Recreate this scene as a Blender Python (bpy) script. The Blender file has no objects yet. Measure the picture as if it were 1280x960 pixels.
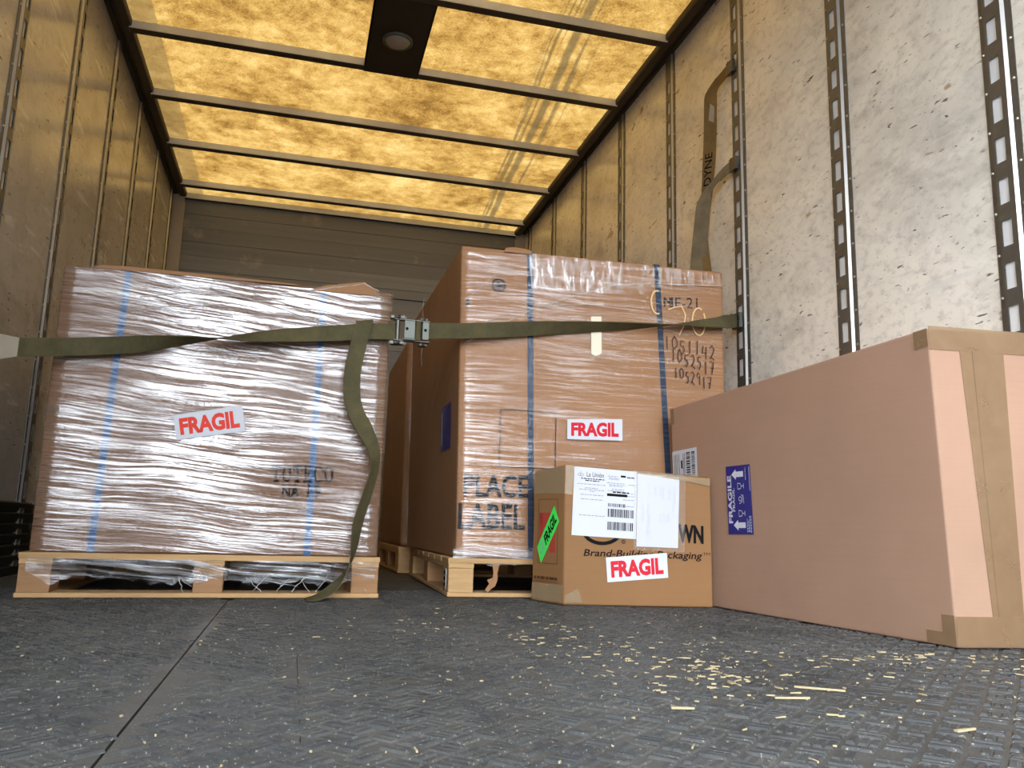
import bpy, bmesh, math, random
from mathutils import Vector, Matrix, noise as mnoise

R = random.Random(7)
S = bpy.context.scene
COL = S.collection

# ------------------------------------------------------------------ camera
F_PX, PITCH, YAW, ROLL = 1029.245, 0.173576, 0.253629, 0.026570
CAMZ = 0.21
cy, sy, cp, sp = math.cos(YAW), math.sin(YAW), math.cos(PITCH), math.sin(PITCH)
fwd = Vector((sy*cp, cy*cp, sp)); rgt = Vector((cy, -sy, 0)); up = rgt.cross(fwd)
r2 = rgt*math.cos(ROLL) + up*math.sin(ROLL); u2 = up*math.cos(ROLL) - rgt*math.sin(ROLL)
cam = bpy.data.objects.new('camera', bpy.data.cameras.new('camera'))
COL.objects.link(cam)
cam.matrix_world = Matrix(((r2.x, u2.x, -fwd.x, 0), (r2.y, u2.y, -fwd.y, 0), (r2.z, u2.z, -fwd.z, CAMZ), (0, 0, 0, 1)))
cam.data.sensor_fit = 'HORIZONTAL'; cam.data.sensor_width = 36.0
cam.data.lens = F_PX/1280*36; cam.data.clip_start = 0.02
S.camera = cam

# ------------------------------------------------------------------ sky and sun
SKY, SUN, EXPO = 11.0, 4.0, 0.0
w = bpy.data.worlds.new('sky'); S.world = w; w.use_nodes = True
wn = w.node_tree.nodes; wl = w.node_tree.links
tc = wn.new('ShaderNodeTexCoord'); sx = wn.new('ShaderNodeSeparateXYZ'); rm = wn.new('ShaderNodeValToRGB')
wl.new(tc.outputs['Generated'], sx.inputs[0]); wl.new(sx.outputs['Z'], rm.inputs['Fac'])
rm.color_ramp.elements[0].position = 0.0; rm.color_ramp.elements[0].color = (0.93, 0.96, 1.0, 1)
rm.color_ramp.elements[1].position = 0.9; rm.color_ramp.elements[1].color = (0.66, 0.80, 1.0, 1)
wl.new(rm.outputs['Color'], wn['Background'].inputs['Color'])
wn['Background'].inputs['Strength'].default_value = SKY
sun = bpy.data.objects.new('sun', bpy.data.lights.new('sun', 'SUN'))
COL.objects.link(sun); sun.location = (0, 4, 8)
sun.data.energy = SUN; sun.data.angle = math.radians(1.0); sun.data.color = (1.0, 0.95, 0.86)
sun.rotation_euler = Vector((0.35, -0.55, -1.0)).to_track_quat('-Z', 'Y').to_euler()
S.view_settings.view_transform = 'Standard'; S.view_settings.look = 'None'
S.view_settings.gamma = 1.0; S.view_settings.exposure = EXPO; S.view_settings.use_curve_mapping = False

# ------------------------------------------------------------------ helpers
class MB:
    def __init__(s): s.v = []; s.f = []
    def quad(s, a, b, c, d):
        n = len(s.v); s.v += [tuple(a), tuple(b), tuple(c), tuple(d)]; s.f.append((n, n+1, n+2, n+3)); return s
    def poly(s, pts):
        n = len(s.v); s.v += [tuple(p) for p in pts]; s.f.append(tuple(range(n, n+len(pts)))); return s
    def hexa(s, c):          # 0-3 bottom loop, 4-7 top loop (ccw from above)
        n = len(s.v); s.v += [tuple(p) for p in c]
        for q in ((3,2,1,0),(4,5,6,7),(0,1,5,4),(1,2,6,5),(2,3,7,6),(3,0,4,7)): s.f.append(tuple(n+i for i in q))
        return s
    def box(s, x0, x1, y0, y1, z0, z1):
        return s.hexa([(x0,y0,z0),(x1,y0,z0),(x1,y1,z0),(x0,y1,z0),(x0,y0,z1),(x1,y0,z1),(x1,y1,z1),(x0,y1,z1)])
    def prism(s, pts, d):    # polygon (list of Vector) extruded by Vector d
        n = len(s.v); k = len(pts); d = Vector(d)
        s.v += [tuple(p) for p in pts] + [tuple(Vector(p)+d) for p in pts]
        s.f.append(tuple(range(n+k-1, n-1, -1))); s.f.append(tuple(range(n+k, n+2*k)))
        for i in range(k): j = (i+1) % k; s.f.append((n+i, n+j, n+k+j, n+k+i))
        return s
    def tube(s, pts, r, k=6):
        pts = [Vector(p) for p in pts]; n0 = len(s.v); m = len(pts)
        for i, p in enumerate(pts):
            t = (pts[min(i+1, m-1)] - pts[max(i-1, 0)]).normalized()
            a = t.orthogonal().normalized() if i == 0 else (a - t*a.dot(t)).normalized()
            b = t.cross(a); rr = r[i] if isinstance(r, (list, tuple)) else r
            for q in range(k):
                an = 2*math.pi*q/k; s.v.append(tuple(p + a*math.cos(an)*rr + b*math.sin(an)*rr))
        for i in range(m-1):
            for q in range(k):
                s.f.append((n0+i*k+q, n0+i*k+(q+1) % k, n0+(i+1)*k+(q+1) % k, n0+(i+1)*k+q))
        s.f.append(tuple(n0+q for q in range(k-1, -1, -1))); s.f.append(tuple(n0+(m-1)*k+q for q in range(k)))
        return s
    def ribbon(s, rows, th):  # rows: (centre, width vector half, normal)
        n0 = len(s.v)
        for c, hw, nn in rows:
            c, hw, nn = Vector(c), Vector(hw), Vector(nn)*th/2
            s.v += [tuple(c-hw-nn), tuple(c+hw-nn), tuple(c+hw+nn), tuple(c-hw+nn)]
        m = len(rows)
        for i in range(m-1):
            for q in range(4):
                j = (q+1) % 4; s.f.append((n0+4*i+q, n0+4*i+j, n0+4*i+4+j, n0+4*i+4+q))
        s.f.append((n0+3, n0+2, n0+1, n0)); k = n0+4*(m-1); s.f.append((k, k+1, k+2, k+3))
        return s
    def cyl(s, c, axis, r, h, k=20, r2_=None):
        axis = Vector(axis).normalized(); a = axis.orthogonal().normalized(); b = axis.cross(a); c = Vector(c)
        return s.tube([c, c+axis*h], [r, r if r2_ is None else r2_], k)

def link(o, parent=None):
    COL.objects.link(o)
    if parent is not None: o.parent = parent
    return o
TINY = ('fine_print', 'printing', 'handling_mark', 'glass_symbol', 'hand_symbol')   # print too small to pick apart
def obj(name, mb, mats, parent=None, bevel=0.0, smooth=False, seg=2):
    off = Vector((0, 0, 0))
    p = parent
    while p is not None: off += p.location; p = p.parent
    me = bpy.data.meshes.new(name)
    me.from_pydata([tuple(Vector(v)-off) for v in mb.v], [], mb.f); me.update()
    bm = bmesh.new(); bm.from_mesh(me)
    if bevel: bmesh.ops.bevel(bm, geom=list(bm.edges), offset=bevel, segments=seg, profile=0.6, affect='EDGES')
    if len(bm.faces) < 200000: bmesh.ops.recalc_face_normals(bm, faces=bm.faces)
    bm.to_mesh(me); bm.free()
    if smooth:
        for q in me.polygons: q.use_smooth = True
    for m in (mats if isinstance(mats, (list, tuple)) else [mats]): me.materials.append(m)
    o = bpy.data.objects.new(name, me)
    if name in TINY: o['kind'] = 'stuff'
    return link(o, parent)
def thing(name, label, cat, loc, group=None):
    o = bpy.data.objects.new(name, None); COL.objects.link(o); o.location = loc; o.empty_display_size = 0.05
    o['label'] = label; o['category'] = cat
    if group: o['group'] = group
    return o
def tag(o, label, cat, group=None):
    o['label'] = label; o['category'] = cat
    if group: o['group'] = group
    return o
def lerp(a, b, t): return a + (b-a)*t
def nz(x, y, z): return mnoise.noise(Vector((x, y, z)))

class Face:
    """a flat face: A lower left, B lower right, C upper left; (u, v, d) in metres"""
    def __init__(s, A, B, C):
        s.A = Vector(A); s.u = (Vector(B)-s.A).normalized(); s.n = s.u.cross(Vector(C)-s.A).normalized(); s.v = s.n.cross(s.u)
    def p(s, u, v, d=0.0): return s.A + s.u*u + s.v*v + s.n*d
    def slab(s, mb, quad, d, th):
        return mb.prism([s.p(u, v, d) for u, v in quad], s.n*th)
    def bar(s, mb, u0, v0, u1, v1, d, th=0.0003):
        return s.slab(mb, [(u0, v0), (u1, v0), (u1, v1), (u0, v1)], d, th)
    def stroke(s, mb, pts, wd, d):
        pts = [Vector((a, b)) for a, b in pts]
        L, Rr = [], []
        for i, p in enumerate(pts):
            t = (pts[min(i+1, len(pts)-1)] - pts[max(i-1, 0)]).normalized(); q = Vector((-t.y, t.x))*wd/2
            L.append(p+q); Rr.append(p-q)
        for i in range(len(pts)-1):
            mb.quad(s.p(*Rr[i], d), s.p(*Rr[i+1], d), s.p(*L[i+1], d), s.p(*L[i], d))
        return mb
def bil(q, a, b):
    (x0, y0), (x1, y1), (x2, y2), (x3, y3) = q   # bl, br, tr, tl
    return (lerp(lerp(x0, x1, a), lerp(x3, x2, a), b), lerp(lerp(y0, y1, a), lerp(y3, y2, a), b))

_tx = {}
def glyphs(body, bold):
    if (body, bold) in _tx: return _tx[body, bold]
    cu = bpy.data.curves.new('t', 'FONT'); cu.body = body; cu.size = 1.0; cu.offset = bold; cu.resolution_u = 3
    o = bpy.data.objects.new('t', cu); COL.objects.link(o)
    me = o.evaluated_get(bpy.context.evaluated_depsgraph_get()).to_mesh()
    V = [(v.co.x, v.co.y) for v in me.vertices]; Fc = [tuple(p.vertices) for p in me.polygons]
    bpy.data.objects.remove(o); bpy.data.curves.remove(cu)
    xs = [v[0] for v in V]; ys = [v[1] for v in V]
    x0, x1, y0, y1 = min(xs), max(xs), min(ys), max(ys)
    V = [((x-x0)/(x1-x0), (y-y0)/(y1-y0)) for x, y in V]
    _tx[body, bold] = (V, Fc); return V, Fc
def letters(mb, face, body, quad, d, bold=0.02, shear=0.0):
    V, Fc = glyphs(body, bold); n = len(mb.v)
    for x, y in V:
        u, v = bil(quad, x + shear*(y-0.5), y); mb.v.append(tuple(face.p(u, v, d)))
    mb.f += [tuple(n+i for i in f) for f in Fc]
    return mb
def rect(u0, v0, u1, v1): return [(u0, v0), (u1, v0), (u1, v1), (u0, v1)]
def inset(q, a0, b0, a1, b1): return [bil(q, a0, b0), bil(q, a1, b0), bil(q, a1, b1), bil(q, a0, b1)]

# ------------------------------------------------------------------ materials
def srgb(r, g, b):
    f = lambda c: (c/255)/12.92 if c/255 <= 0.04045 else ((c/255+0.055)/1.055)**2.4
    return (f(r), f(g), f(b), 1)
class NT:
    def __init__(s, name):
        s.m = bpy.data.materials.new(name); s.m.use_nodes = True; s.t = s.m.node_tree; s.t.nodes.clear()
        s.out = s.n('ShaderNodeOutputMaterial')
    def n(s, ty, **kw):
        nd = s.t.nodes.new(ty)
        for k, v in kw.items(): setattr(nd, k, v)
        return nd
    def l(s, a, b): s.t.links.new(a, b)
    def set(s, sock, v):
        if isinstance(v, bpy.types.NodeSocket): s.l(v, sock)
        else: sock.default_value = v
    def coords(s, scale=(1,1,1), rot=(0,0,0), kind='Object'):
        t = s.n('ShaderNodeTexCoord'); m = s.n('ShaderNodeMapping'); m.inputs['Scale'].default_value = scale
        m.inputs['Rotation'].default_value = rot; s.l(t.outputs[kind], m.inputs['Vector']); return m.outputs[0]
    def noise(s, vec, scale=1.0, detail=3.0, rough=0.55, dist=0.0):
        n = s.n('ShaderNodeTexNoise'); s.l(vec, n.inputs['Vector']); n.inputs['Scale'].default_value = scale
        n.inputs['Detail'].default_value = detail; n.inputs['Roughness'].default_value = rough; n.inputs['Distortion'].default_value = dist
        return n.outputs['Fac']
    def ramp(s, fac, stops):
        r = s.n('ShaderNodeValToRGB'); s.l(fac, r.inputs['Fac']); e = r.color_ramp.elements
        while len(e) > 1: e.remove(e[-1])
        e[0].position = stops[0][0]; e[0].color = col4(stops[0][1])
        for p, c in stops[1:]:
            q = e.new(p); q.color = col4(c)
        return r.outputs['Color']
    def math(s, op, a, b=0.0, c=0.0, clamp=False):
        n = s.n('ShaderNodeMath', operation=op); n.use_clamp = clamp
        for i, v in enumerate((a, b, c)): s.set(n.inputs[i], v)
        return n.outputs[0]
    def mix(s, f, a, b, mode='MIX'):
        n = s.n('ShaderNodeMix', data_type='RGBA', blend_type=mode); s.set(n.inputs[0], f)
        s.set(n.inputs[6], a if isinstance(a, bpy.types.NodeSocket) else col4(a)); s.set(n.inputs[7], b if isinstance(b, bpy.types.NodeSocket) else col4(b))
        return n.outputs[2]
    def bump(s, h, strength=0.3, dist=0.01):
        b = s.n('ShaderNodeBump'); s.l(h, b.inputs['Height']); b.inputs['Strength'].default_value = strength; b.inputs['Distance'].default_value = dist
        return b.outputs[0]
    def pbr(s, color, rough=0.6, metal=0.0, normal=None, spec=0.5, coat=0.0, coat_rough=0.1):
        p = s.n('ShaderNodeBsdfPrincipled'); s.set(p.inputs['Base Color'], color); s.set(p.inputs['Roughness'], rough)
        s.set(p.inputs['Metallic'], metal); s.set(p.inputs['Specular IOR Level'], spec)
        p.inputs['Coat Weight'].default_value = coat; p.inputs['Coat Roughness'].default_value = coat_rough
        if normal is not None: s.l(normal, p.inputs['Normal'])
        s.l(p.outputs[0], s.out.inputs[0]); return s.m
def col4(c): 
    if isinstance(c, (int, float)): return (c, c, c, 1)
    return tuple(c) if len(c) == 4 else (*c, 1)
def shade(c, k): return (c[0]*k, c[1]*k, c[2]*k, 1)

def m_cardboard(name, c, rough=0.7):
    t = NT(name); a = t.noise(t.coords((1,1,1)), 3.5, 4, 0.6); b = t.noise(t.coords((2,2,240)), 1.0, 2)
    f = t.noise(t.coords((1,1,1)), 160, 2)
    c1 = t.mix(t.ramp(a, [(0.35, 0), (0.7, 1)]), shade(c, 0.93), shade(c, 1.05))
    c2 = t.mix(t.math('MULTIPLY', t.ramp(b, [(0.4, 0), (0.6, 1)]), 0.10), c1, shade(c, 0.75))
    return t.pbr(c2, rough, normal=t.bump(f, 0.08, 0.002), spec=0.35)
def m_wood(name, c, k=1.0):
    t = NT(name); v = t.coords((3, 22, 60)); v2 = t.coords((2.2, 2.2, 40), (0, 0.02, 0))
    a = t.noise(v2, 1.0, 5, 0.6, 0.6); b = t.noise(t.coords((1,1,1)), 9, 3)
    c1 = t.ramp(a, [(0.3, shade(c, 0.72)), (0.5, c), (0.72, shade(c, 1.12))])
    c2 = t.mix(t.ramp(b, [(0.62, 0), (0.78, 0.5)]), c1, shade(c, 0.5))
    return t.pbr(c2, 0.7, normal=t.bump(a, 0.15, 0.003), spec=0.3)
def m_film(name, lean_x=0.0, lean_y=0.0, haze=0.05, lo=0.08, hi=0.5, rough=0.2, freq=75, strength=0.5, tint=(1,1,1), fold=0.0, vert=False, thin=None):
    t = NT(name)
    tcn = t.n('ShaderNodeTexCoord'); s = t.n('ShaderNodeSeparateXYZ'); t.l(tcn.outputs['Object'], s.inputs[0])
    warp = t.noise(t.coords((2.5, 2.5, 5)), 1.0, 2)
    z = t.math('ADD', s.outputs['Z'], t.math('MULTIPLY', s.outputs['X'], lean_x)); z = t.math('ADD', z, t.math('MULTIPLY', s.outputs['Y'], lean_y))
    z = t.math('ADD', z, t.math('MULTIPLY', warp, 0.05))
    cb = t.n('ShaderNodeCombineXYZ'); t.l(t.math('MULTIPLY', s.outputs['X'], 4.5), cb.inputs[0]); t.l(t.math('MULTIPLY', s.outputs['Y'], 4.5), cb.inputs[1])
    t.l(t.math('MULTIPLY', z, freq), cb.inputs[2])
    if vert:
        t.l(t.math('MULTIPLY', s.outputs['X'], freq), cb.inputs[0]); t.l(t.math('MULTIPLY', z, 14), cb.inputs[2])
    a = t.noise(cb.outputs[0], 1.0, 5, 0.62, 0.35)
    big = t.noise(t.coords((3, 3, 7)), 1.0, 2)
    h = a
    if fold:
        crk = t.noise(t.coords((14, 14, 18), (0.4, 0.5, 0)), 1.0, 4, 0.7, 1.2); h = t.math('ADD', a, t.math('MULTIPLY', crk, fold))
    nrm = t.bump(h, strength, 0.0045)
    st = t.ramp(a, [(0.46, 0), (0.58, 1)])
    fac = t.math('ADD', t.math('MULTIPLY', t.math('MULTIPLY', st, hi), t.ramp(big, [(0.38, 0.25), (0.58, 1.0)])), lo)
    if thin:   # a patch with a single layer of film only
        dx = t.math('DIVIDE', t.math('SUBTRACT', s.outputs['X'], thin[0]), thin[2]); dz = t.math('DIVIDE', t.math('SUBTRACT', s.outputs['Z'], thin[1]), thin[3])
        rr = t.math('ADD', t.math('MULTIPLY', dx, dx), t.math('MULTIPLY', dz, dz)); rr = t.math('ADD', rr, t.math('MULTIPLY', t.math('SUBTRACT', warp, 0.5), 0.8))
        fac = t.math('MULTIPLY', fac, t.ramp(rr, [(0.3, 0.28), (1.0, 1.0)]))
    gl = t.n('ShaderNodeBsdfAnisotropic'); gl.inputs['Roughness'].default_value = rough; gl.inputs['Color'].default_value = (1, 1, 1, 1); t.l(nrm, gl.inputs['Normal'])
    tr = t.n('ShaderNodeBsdfTransparent'); tr.inputs['Color'].default_value = col4(tint)
    df = t.n('ShaderNodeBsdfDiffuse'); df.inputs['Color'].default_value = (0.85, 0.86, 0.88, 1)
    m1 = t.n('ShaderNodeMixShader'); m1.inputs[0].default_value = 0.0
    t.l(t.math('MULTIPLY', st, haze*2), m1.inputs[0]); t.l(tr.outputs[0], m1.inputs[1]); t.l(df.outputs[0], m1.inputs[2])
    m2 = t.n('ShaderNodeMixShader'); t.l(fac, m2.inputs[0]); t.l(m1.outputs[0], m2.inputs[1]); t.l(gl.outputs[0], m2.inputs[2])
    t.l(m2.outputs[0], t.out.inputs[0]); return t.m
def m_tape(name, c, fac=0.55, rough=0.25, tint=(0.9, 0.86, 0.8)):
    t = NT(name); a = t.noise(t.coords((1,1,1)), 9, 4, 0.6, 0.5)
    nrm = t.bump(a, 0.25, 0.004)
    p = t.n('ShaderNodeBsdfPrincipled'); p.inputs['Base Color'].default_value = c; p.inputs['Roughness'].default_value = rough; t.l(nrm, p.inputs['Normal'])
    tr = t.n('ShaderNodeBsdfTransparent'); tr.inputs['Color'].default_value = (*tint, 1)
    m = t.n('ShaderNodeMixShader'); t.l(t.ramp(a, [(0.35, fac*0.9), (0.7, min(1, fac*1.12))]), m.inputs[0]); t.l(tr.outputs[0], m.inputs[1]); t.l(p.outputs[0], m.inputs[2])
    t.l(m.outputs[0], t.out.inputs[0]); return t.m
def m_flat(name, c, rough=0.6, metal=0.0, spec=0.25, var=0.12, scale=20):
    t = NT(name); a = t.noise(t.coords((1,1,1)), scale, 4, 0.6)
    return t.pbr(t.mix(a, shade(c, 1-var), shade(c, 1+var)), rough, metal, spec=spec)
def m_web(name, c):
    t = NT(name); a = t.noise(t.coords((1,1,1)), 14, 4, 0.7); b = t.noise(t.coords((1,1,1)), 420, 1)
    c1 = t.ramp(a, [(0.3, shade(c, 0.72)), (0.55, c), (0.75, (c[0]*1.3, c[1]*1.2, c[2]*0.95, 1))])
    return t.pbr(c1, 0.8, normal=t.bump(b, 0.4, 0.002), spec=0.2)
def m_wall(name, c, grime=0.5, seed=0.0):
    t = NT(name); o = t.coords((1,1,1))
    big = t.noise(o, 1.7, 5, 0.6, 0.4); mid = t.noise(t.coords((6, 6, 9), (0.5, 0, 0)), 1.0, 5, 0.65, 0.5)
    c1 = t.ramp(big, [(0.3, shade(c, 0.80)), (0.5, c), (0.7, shade(c, 1.06))])
    c2 = t.mix(t.math('MULTIPLY', t.ramp(mid, [(0.50, 0), (0.70, 1)]), grime), c1, (0.30, 0.26, 0.20))
    fine = t.noise(t.coords((20, 26, 44), (0.55, 0, 0)), 1.0, 4, 0.65); c2 = t.mix(t.math('MULTIPLY', t.ramp(fine, [(0.50, 0), (0.72, 1)]), 0.4), c2, (0.32, 0.29, 0.24))
    # diagonal scuffs: dark dashes and wood showing where the paint is chipped
    sc = t.noise(t.coords((16, 20, 88), (0.62, 0, 0)), 1.0, 2, 0.5, 0.2); sc2 = t.noise(t.coords((7, 9, 9), (0.2, 0, 0)), 1.0, 2)
    dash = t.math('MULTIPLY', t.ramp(sc, [(0.67, 0), (0.69, 1)]), t.ramp(sc2, [(0.50, 0), (0.56, 1)]))
    c3 = t.mix(t.math('MULTIPLY', dash, 0.9), c2, (0.055, 0.045, 0.035))
    ch = t.noise(t.coords((4, 5, 13), (0.62, 0, 0)), 1.0, 3, 0.6, 0.4)
    c4 = t.mix(t.math('MULTIPLY', t.ramp(ch, [(0.69, 0), (0.71, 1)]), 0.75), c3, (0.36, 0.24, 0.10))
    wh = t.noise(t.coords((5, 4, 26), (0.5, 0, 0)), 1.0, 3, 0.55, 0.3)
    c5 = t.mix(t.math('MULTIPLY', t.ramp(wh, [(0.60, 0), (0.68, 1)]), 0.5), c4, (0.82, 0.79, 0.72))
    tiny = t.noise(t.coords((60, 60, 110), (0.5, 0, 0)), 1.0, 2)
    c6 = t.mix(t.math('MULTIPLY', t.ramp(tiny, [(0.70, 0), (0.74, 1)]), 0.7), c5, (0.10, 0.085, 0.065))
    g = t.n('ShaderNodeNewGeometry'); sz = t.n('ShaderNodeSeparateXYZ'); t.l(g.outputs['Position'], sz.inputs[0])
    worn = t.ramp(t.math('ADD', t.math('MULTIPLY', sz.outputs['Z'], 0.5), t.math('MULTIPLY', t.math('SUBTRACT', big, 0.5), 0.3)), [(0.45, 0.5), (0.72, 0.0)])   # cargo has scuffed the lower half matt
    return t.pbr(c6, t.math('ADD', t.ramp(mid, [(0.3, 0.13), (0.7, 0.25)]), worn), normal=t.bump(big, 0.05, 0.01), spec=0.5)

M = {}
M['box'] = m_cardboard('kraft_board', srgb(160, 116, 78))
M['box_left'] = m_cardboard('left_kraft_board', srgb(122, 90, 66))
M['box_small'] = m_cardboard('small_carton_board', srgb(142, 102, 62))
M['box_big'] = m_cardboard('big_carton_board', srgb(172, 136, 112))
M['film_l'] = m_film('stretch_film_left', lean_x=0.06, lo=0.022, hi=0.38, rough=0.06, strength=0.45, haze=0.0, fold=0.0, freq=155, thin=(0.26, 0.19, 0.24, 0.12))
M['film_r'] = m_film('stretch_film_right', lean_x=0.03, lean_y=0.7, lo=0.01, hi=0.16, rough=0.07, strength=0.42, haze=0.01, fold=0.0, freq=140)
M['film_v'] = m_film('stretch_film_top_wrap', lean_x=0.1, lo=0.02, hi=0.16, rough=0.11, freq=60, strength=0.4, haze=0.05, vert=True)
M['film_rag'] = m_film('stretch_film_rag', lean_x=0.1, lo=0.03, hi=0.16, rough=0.16, freq=130, strength=0.6, haze=0.16, tint=(0.96, 0.97, 0.98), fold=0.25)
M['rope'] = m_tape('film_rope', (0.85, 0.83, 0.8, 1), 0.55, 0.2)
M['wood'] = m_wood('pallet_pine', srgb(192, 154, 106))
M['wood_dark'] = m_wood('pallet_block_wood', srgb(162, 122, 84))
M['band_blue'] = m_flat('blue_band', srgb(30, 78, 124), 0.4)
M['band_navy'] = m_flat('navy_band', srgb(40, 56, 78), 0.4)
M['white'] = m_flat('white_paper', (0.62, 0.63, 0.67), 0.55, var=0.02)
M['red'] = m_flat('red_ink', srgb(205, 20, 40), 0.5, var=0.03)
M['orange_red'] = m_flat('orange_red_ink', srgb(222, 52, 26), 0.5, var=0.03)
M['black'] = m_flat('black_ink', srgb(20, 18, 18), 0.7, spec=0.1)
M['ink'] = m_flat('stencil_ink', srgb(44, 44, 46), 0.7, var=0.3, scale=40, spec=0.1)
M['marker'] = m_flat('marker_ink', srgb(58, 44, 44), 0.6)
M['grey_ink'] = m_flat('grey_ink', srgb(135, 140, 155), 0.6)
M['pale_ink'] = m_flat('pale_ink', srgb(176, 184, 204), 0.6)
M['brown_ink'] = m_flat('brown_ink', srgb(80, 54, 36), 0.6)
M['faded_red'] = m_flat('faded_red_ink', srgb(170, 62, 50), 0.6)
M['chalk'] = m_flat('yellow_crayon', srgb(226, 196, 140), 0.7)
M['green'] = m_flat('green_sticker', srgb(66, 226, 88), 0.5, var=0.03)
M['blue'] = m_flat('blue_label', srgb(32, 30, 116), 0.4, var=0.05)
M['tape'] = m_tape('brown_tape', srgb(160, 130, 98), 0.55, 0.3)
M['tape_clear'] = m_tape('clear_tape', srgb(206, 186, 150), 0.25, 0.16)
M['tape_white'] = m_flat('white_tape', srgb(232, 226, 200), 0.5, var=0.04)
M['pouch'] = m_tape('pouch_film', (0.9, 0.88, 0.85, 1), 0.05, 0.12, (0.985, 0.985, 0.98))
M['web'] = m_web('olive_webbing', srgb(88, 82, 56))
M['web_brown'] = m_web('brown_webbing', srgb(122, 98, 60))
M['web_grey'] = m_web('grey_webbing', srgb(124, 112, 88))
M['web_label'] = m_flat('strap_label', srgb(160, 150, 132), 0.6)
M['steel'] = m_flat('ratchet_steel', (0.15, 0.16, 0.14), 0.5, 0.6)
M['steel_dark'] = m_flat('dark_steel', (0.16, 0.15, 0.13), 0.45, 0.8)
M['track'] = m_flat('track_steel', (0.20, 0.19, 0.165), 0.5, 0.75, var=0.3, scale=35)
M['lip'] = m_flat('track_rib_lit', (0.52, 0.51, 0.48), 0.4, 0.75, var=0.1)
M['rivet'] = m_flat('rivet_steel', (0.55, 0.52, 0.46), 0.35, 0.8)
M['track_back'] = m_flat('track_backing', (0.88, 0.87, 0.84), 0.5, var=0.04)
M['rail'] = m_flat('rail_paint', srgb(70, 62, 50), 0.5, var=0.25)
M['crossbar'] = m_flat('crossbar_zinc', (0.66, 0.67, 0.68), 0.5, 0.2, var=0.12)
M['plate'] = m_flat('lamp_plate_paint', srgb(58, 52, 42), 0.6)
M['kick'] = m_flat('kick_plate_steel', srgb(46, 48, 48), 0.5, 0.5, var=0.2)
M['post'] = m_flat('corner_post_paint', srgb(166, 154, 134), 0.5, var=0.1)
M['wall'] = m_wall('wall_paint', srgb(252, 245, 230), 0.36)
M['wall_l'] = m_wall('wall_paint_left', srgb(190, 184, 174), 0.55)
M['straw'] = m_flat('straw', srgb(182, 164, 126), 0.8)
M['asphalt'] = m_flat('asphalt', (0.07, 0.07, 0.073), 0.9)
M['blocker'] = m_flat('blocker_dark', (0.09, 0.09, 0.095), 0.7)

def m_plank():
    t = NT('front_wall_boards'); oi = t.n('ShaderNodeObjectInfo')
    a = t.noise(t.coords((1.2, 30, 40)), 1.0, 4, 0.6, 0.5); b = t.noise(t.coords((1,1,1)), 5, 5, 0.65)
    c = t.mix(t.math('MULTIPLY', a, 0.8), srgb(106, 106, 102), srgb(146, 147, 146))
    c = t.mix(t.ramp(oi.outputs['Random'], [(0, 0.0), (1, 0.5)]), c, srgb(92, 92, 90))
    c = t.mix(t.math('MULTIPLY', t.ramp(b, [(0.6, 0), (0.75, 1)]), 0.4), c, srgb(190, 180, 156))
    return t.pbr(c, 0.55, normal=t.bump(a, 0.1, 0.004))
M['plank'] = m_plank()
def m_mat():
    t = NT('rubber_mat'); o = t.coords((1,1,1))
    g = t.n('ShaderNodeNewGeometry'); s = t.n('ShaderNodeSeparateXYZ'); t.l(g.outputs['Position'], s.inputs[0])
    a = t.noise(o, 3.2, 5, 0.6); b = t.noise(o, 90, 3, 0.6); c = t.noise(o, 300, 2)
    a2 = t.noise(o, 24, 4, 0.65); a = t.math('ADD', t.math('MULTIPLY', a, 0.5), t.math('MULTIPLY', a2, 0.5))
    a = t.math('MULTIPLY', t.math('SUBTRACT', a, 0.33), 3.0, clamp=True)
    top = t.mix(a, srgb(43, 45, 47), srgb(83, 83, 81))
    low = t.mix(a, srgb(62, 62, 59), srgb(98, 95, 88))      # dust packed in the joints
    hgt = t.math('MULTIPLY', t.math('ADD', s.outputs['Z'], t.math('MULTIPLY', t.math('SUBTRACT', b, 0.5), 0.003)), 1/0.0032, clamp=True)
    col = t.mix(hgt, low, top)
    col = t.mix(t.ramp(c, [(0.64, 0), (0.72, 0.7)]), col, srgb(190, 180, 158))
    return t.pbr(col, t.ramp(a, [(0.3, 0.42), (0.7, 0.6)]), normal=t.bump(b, 0.25, 0.002), spec=0.22)
M['mat'] = m_mat()
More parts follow.
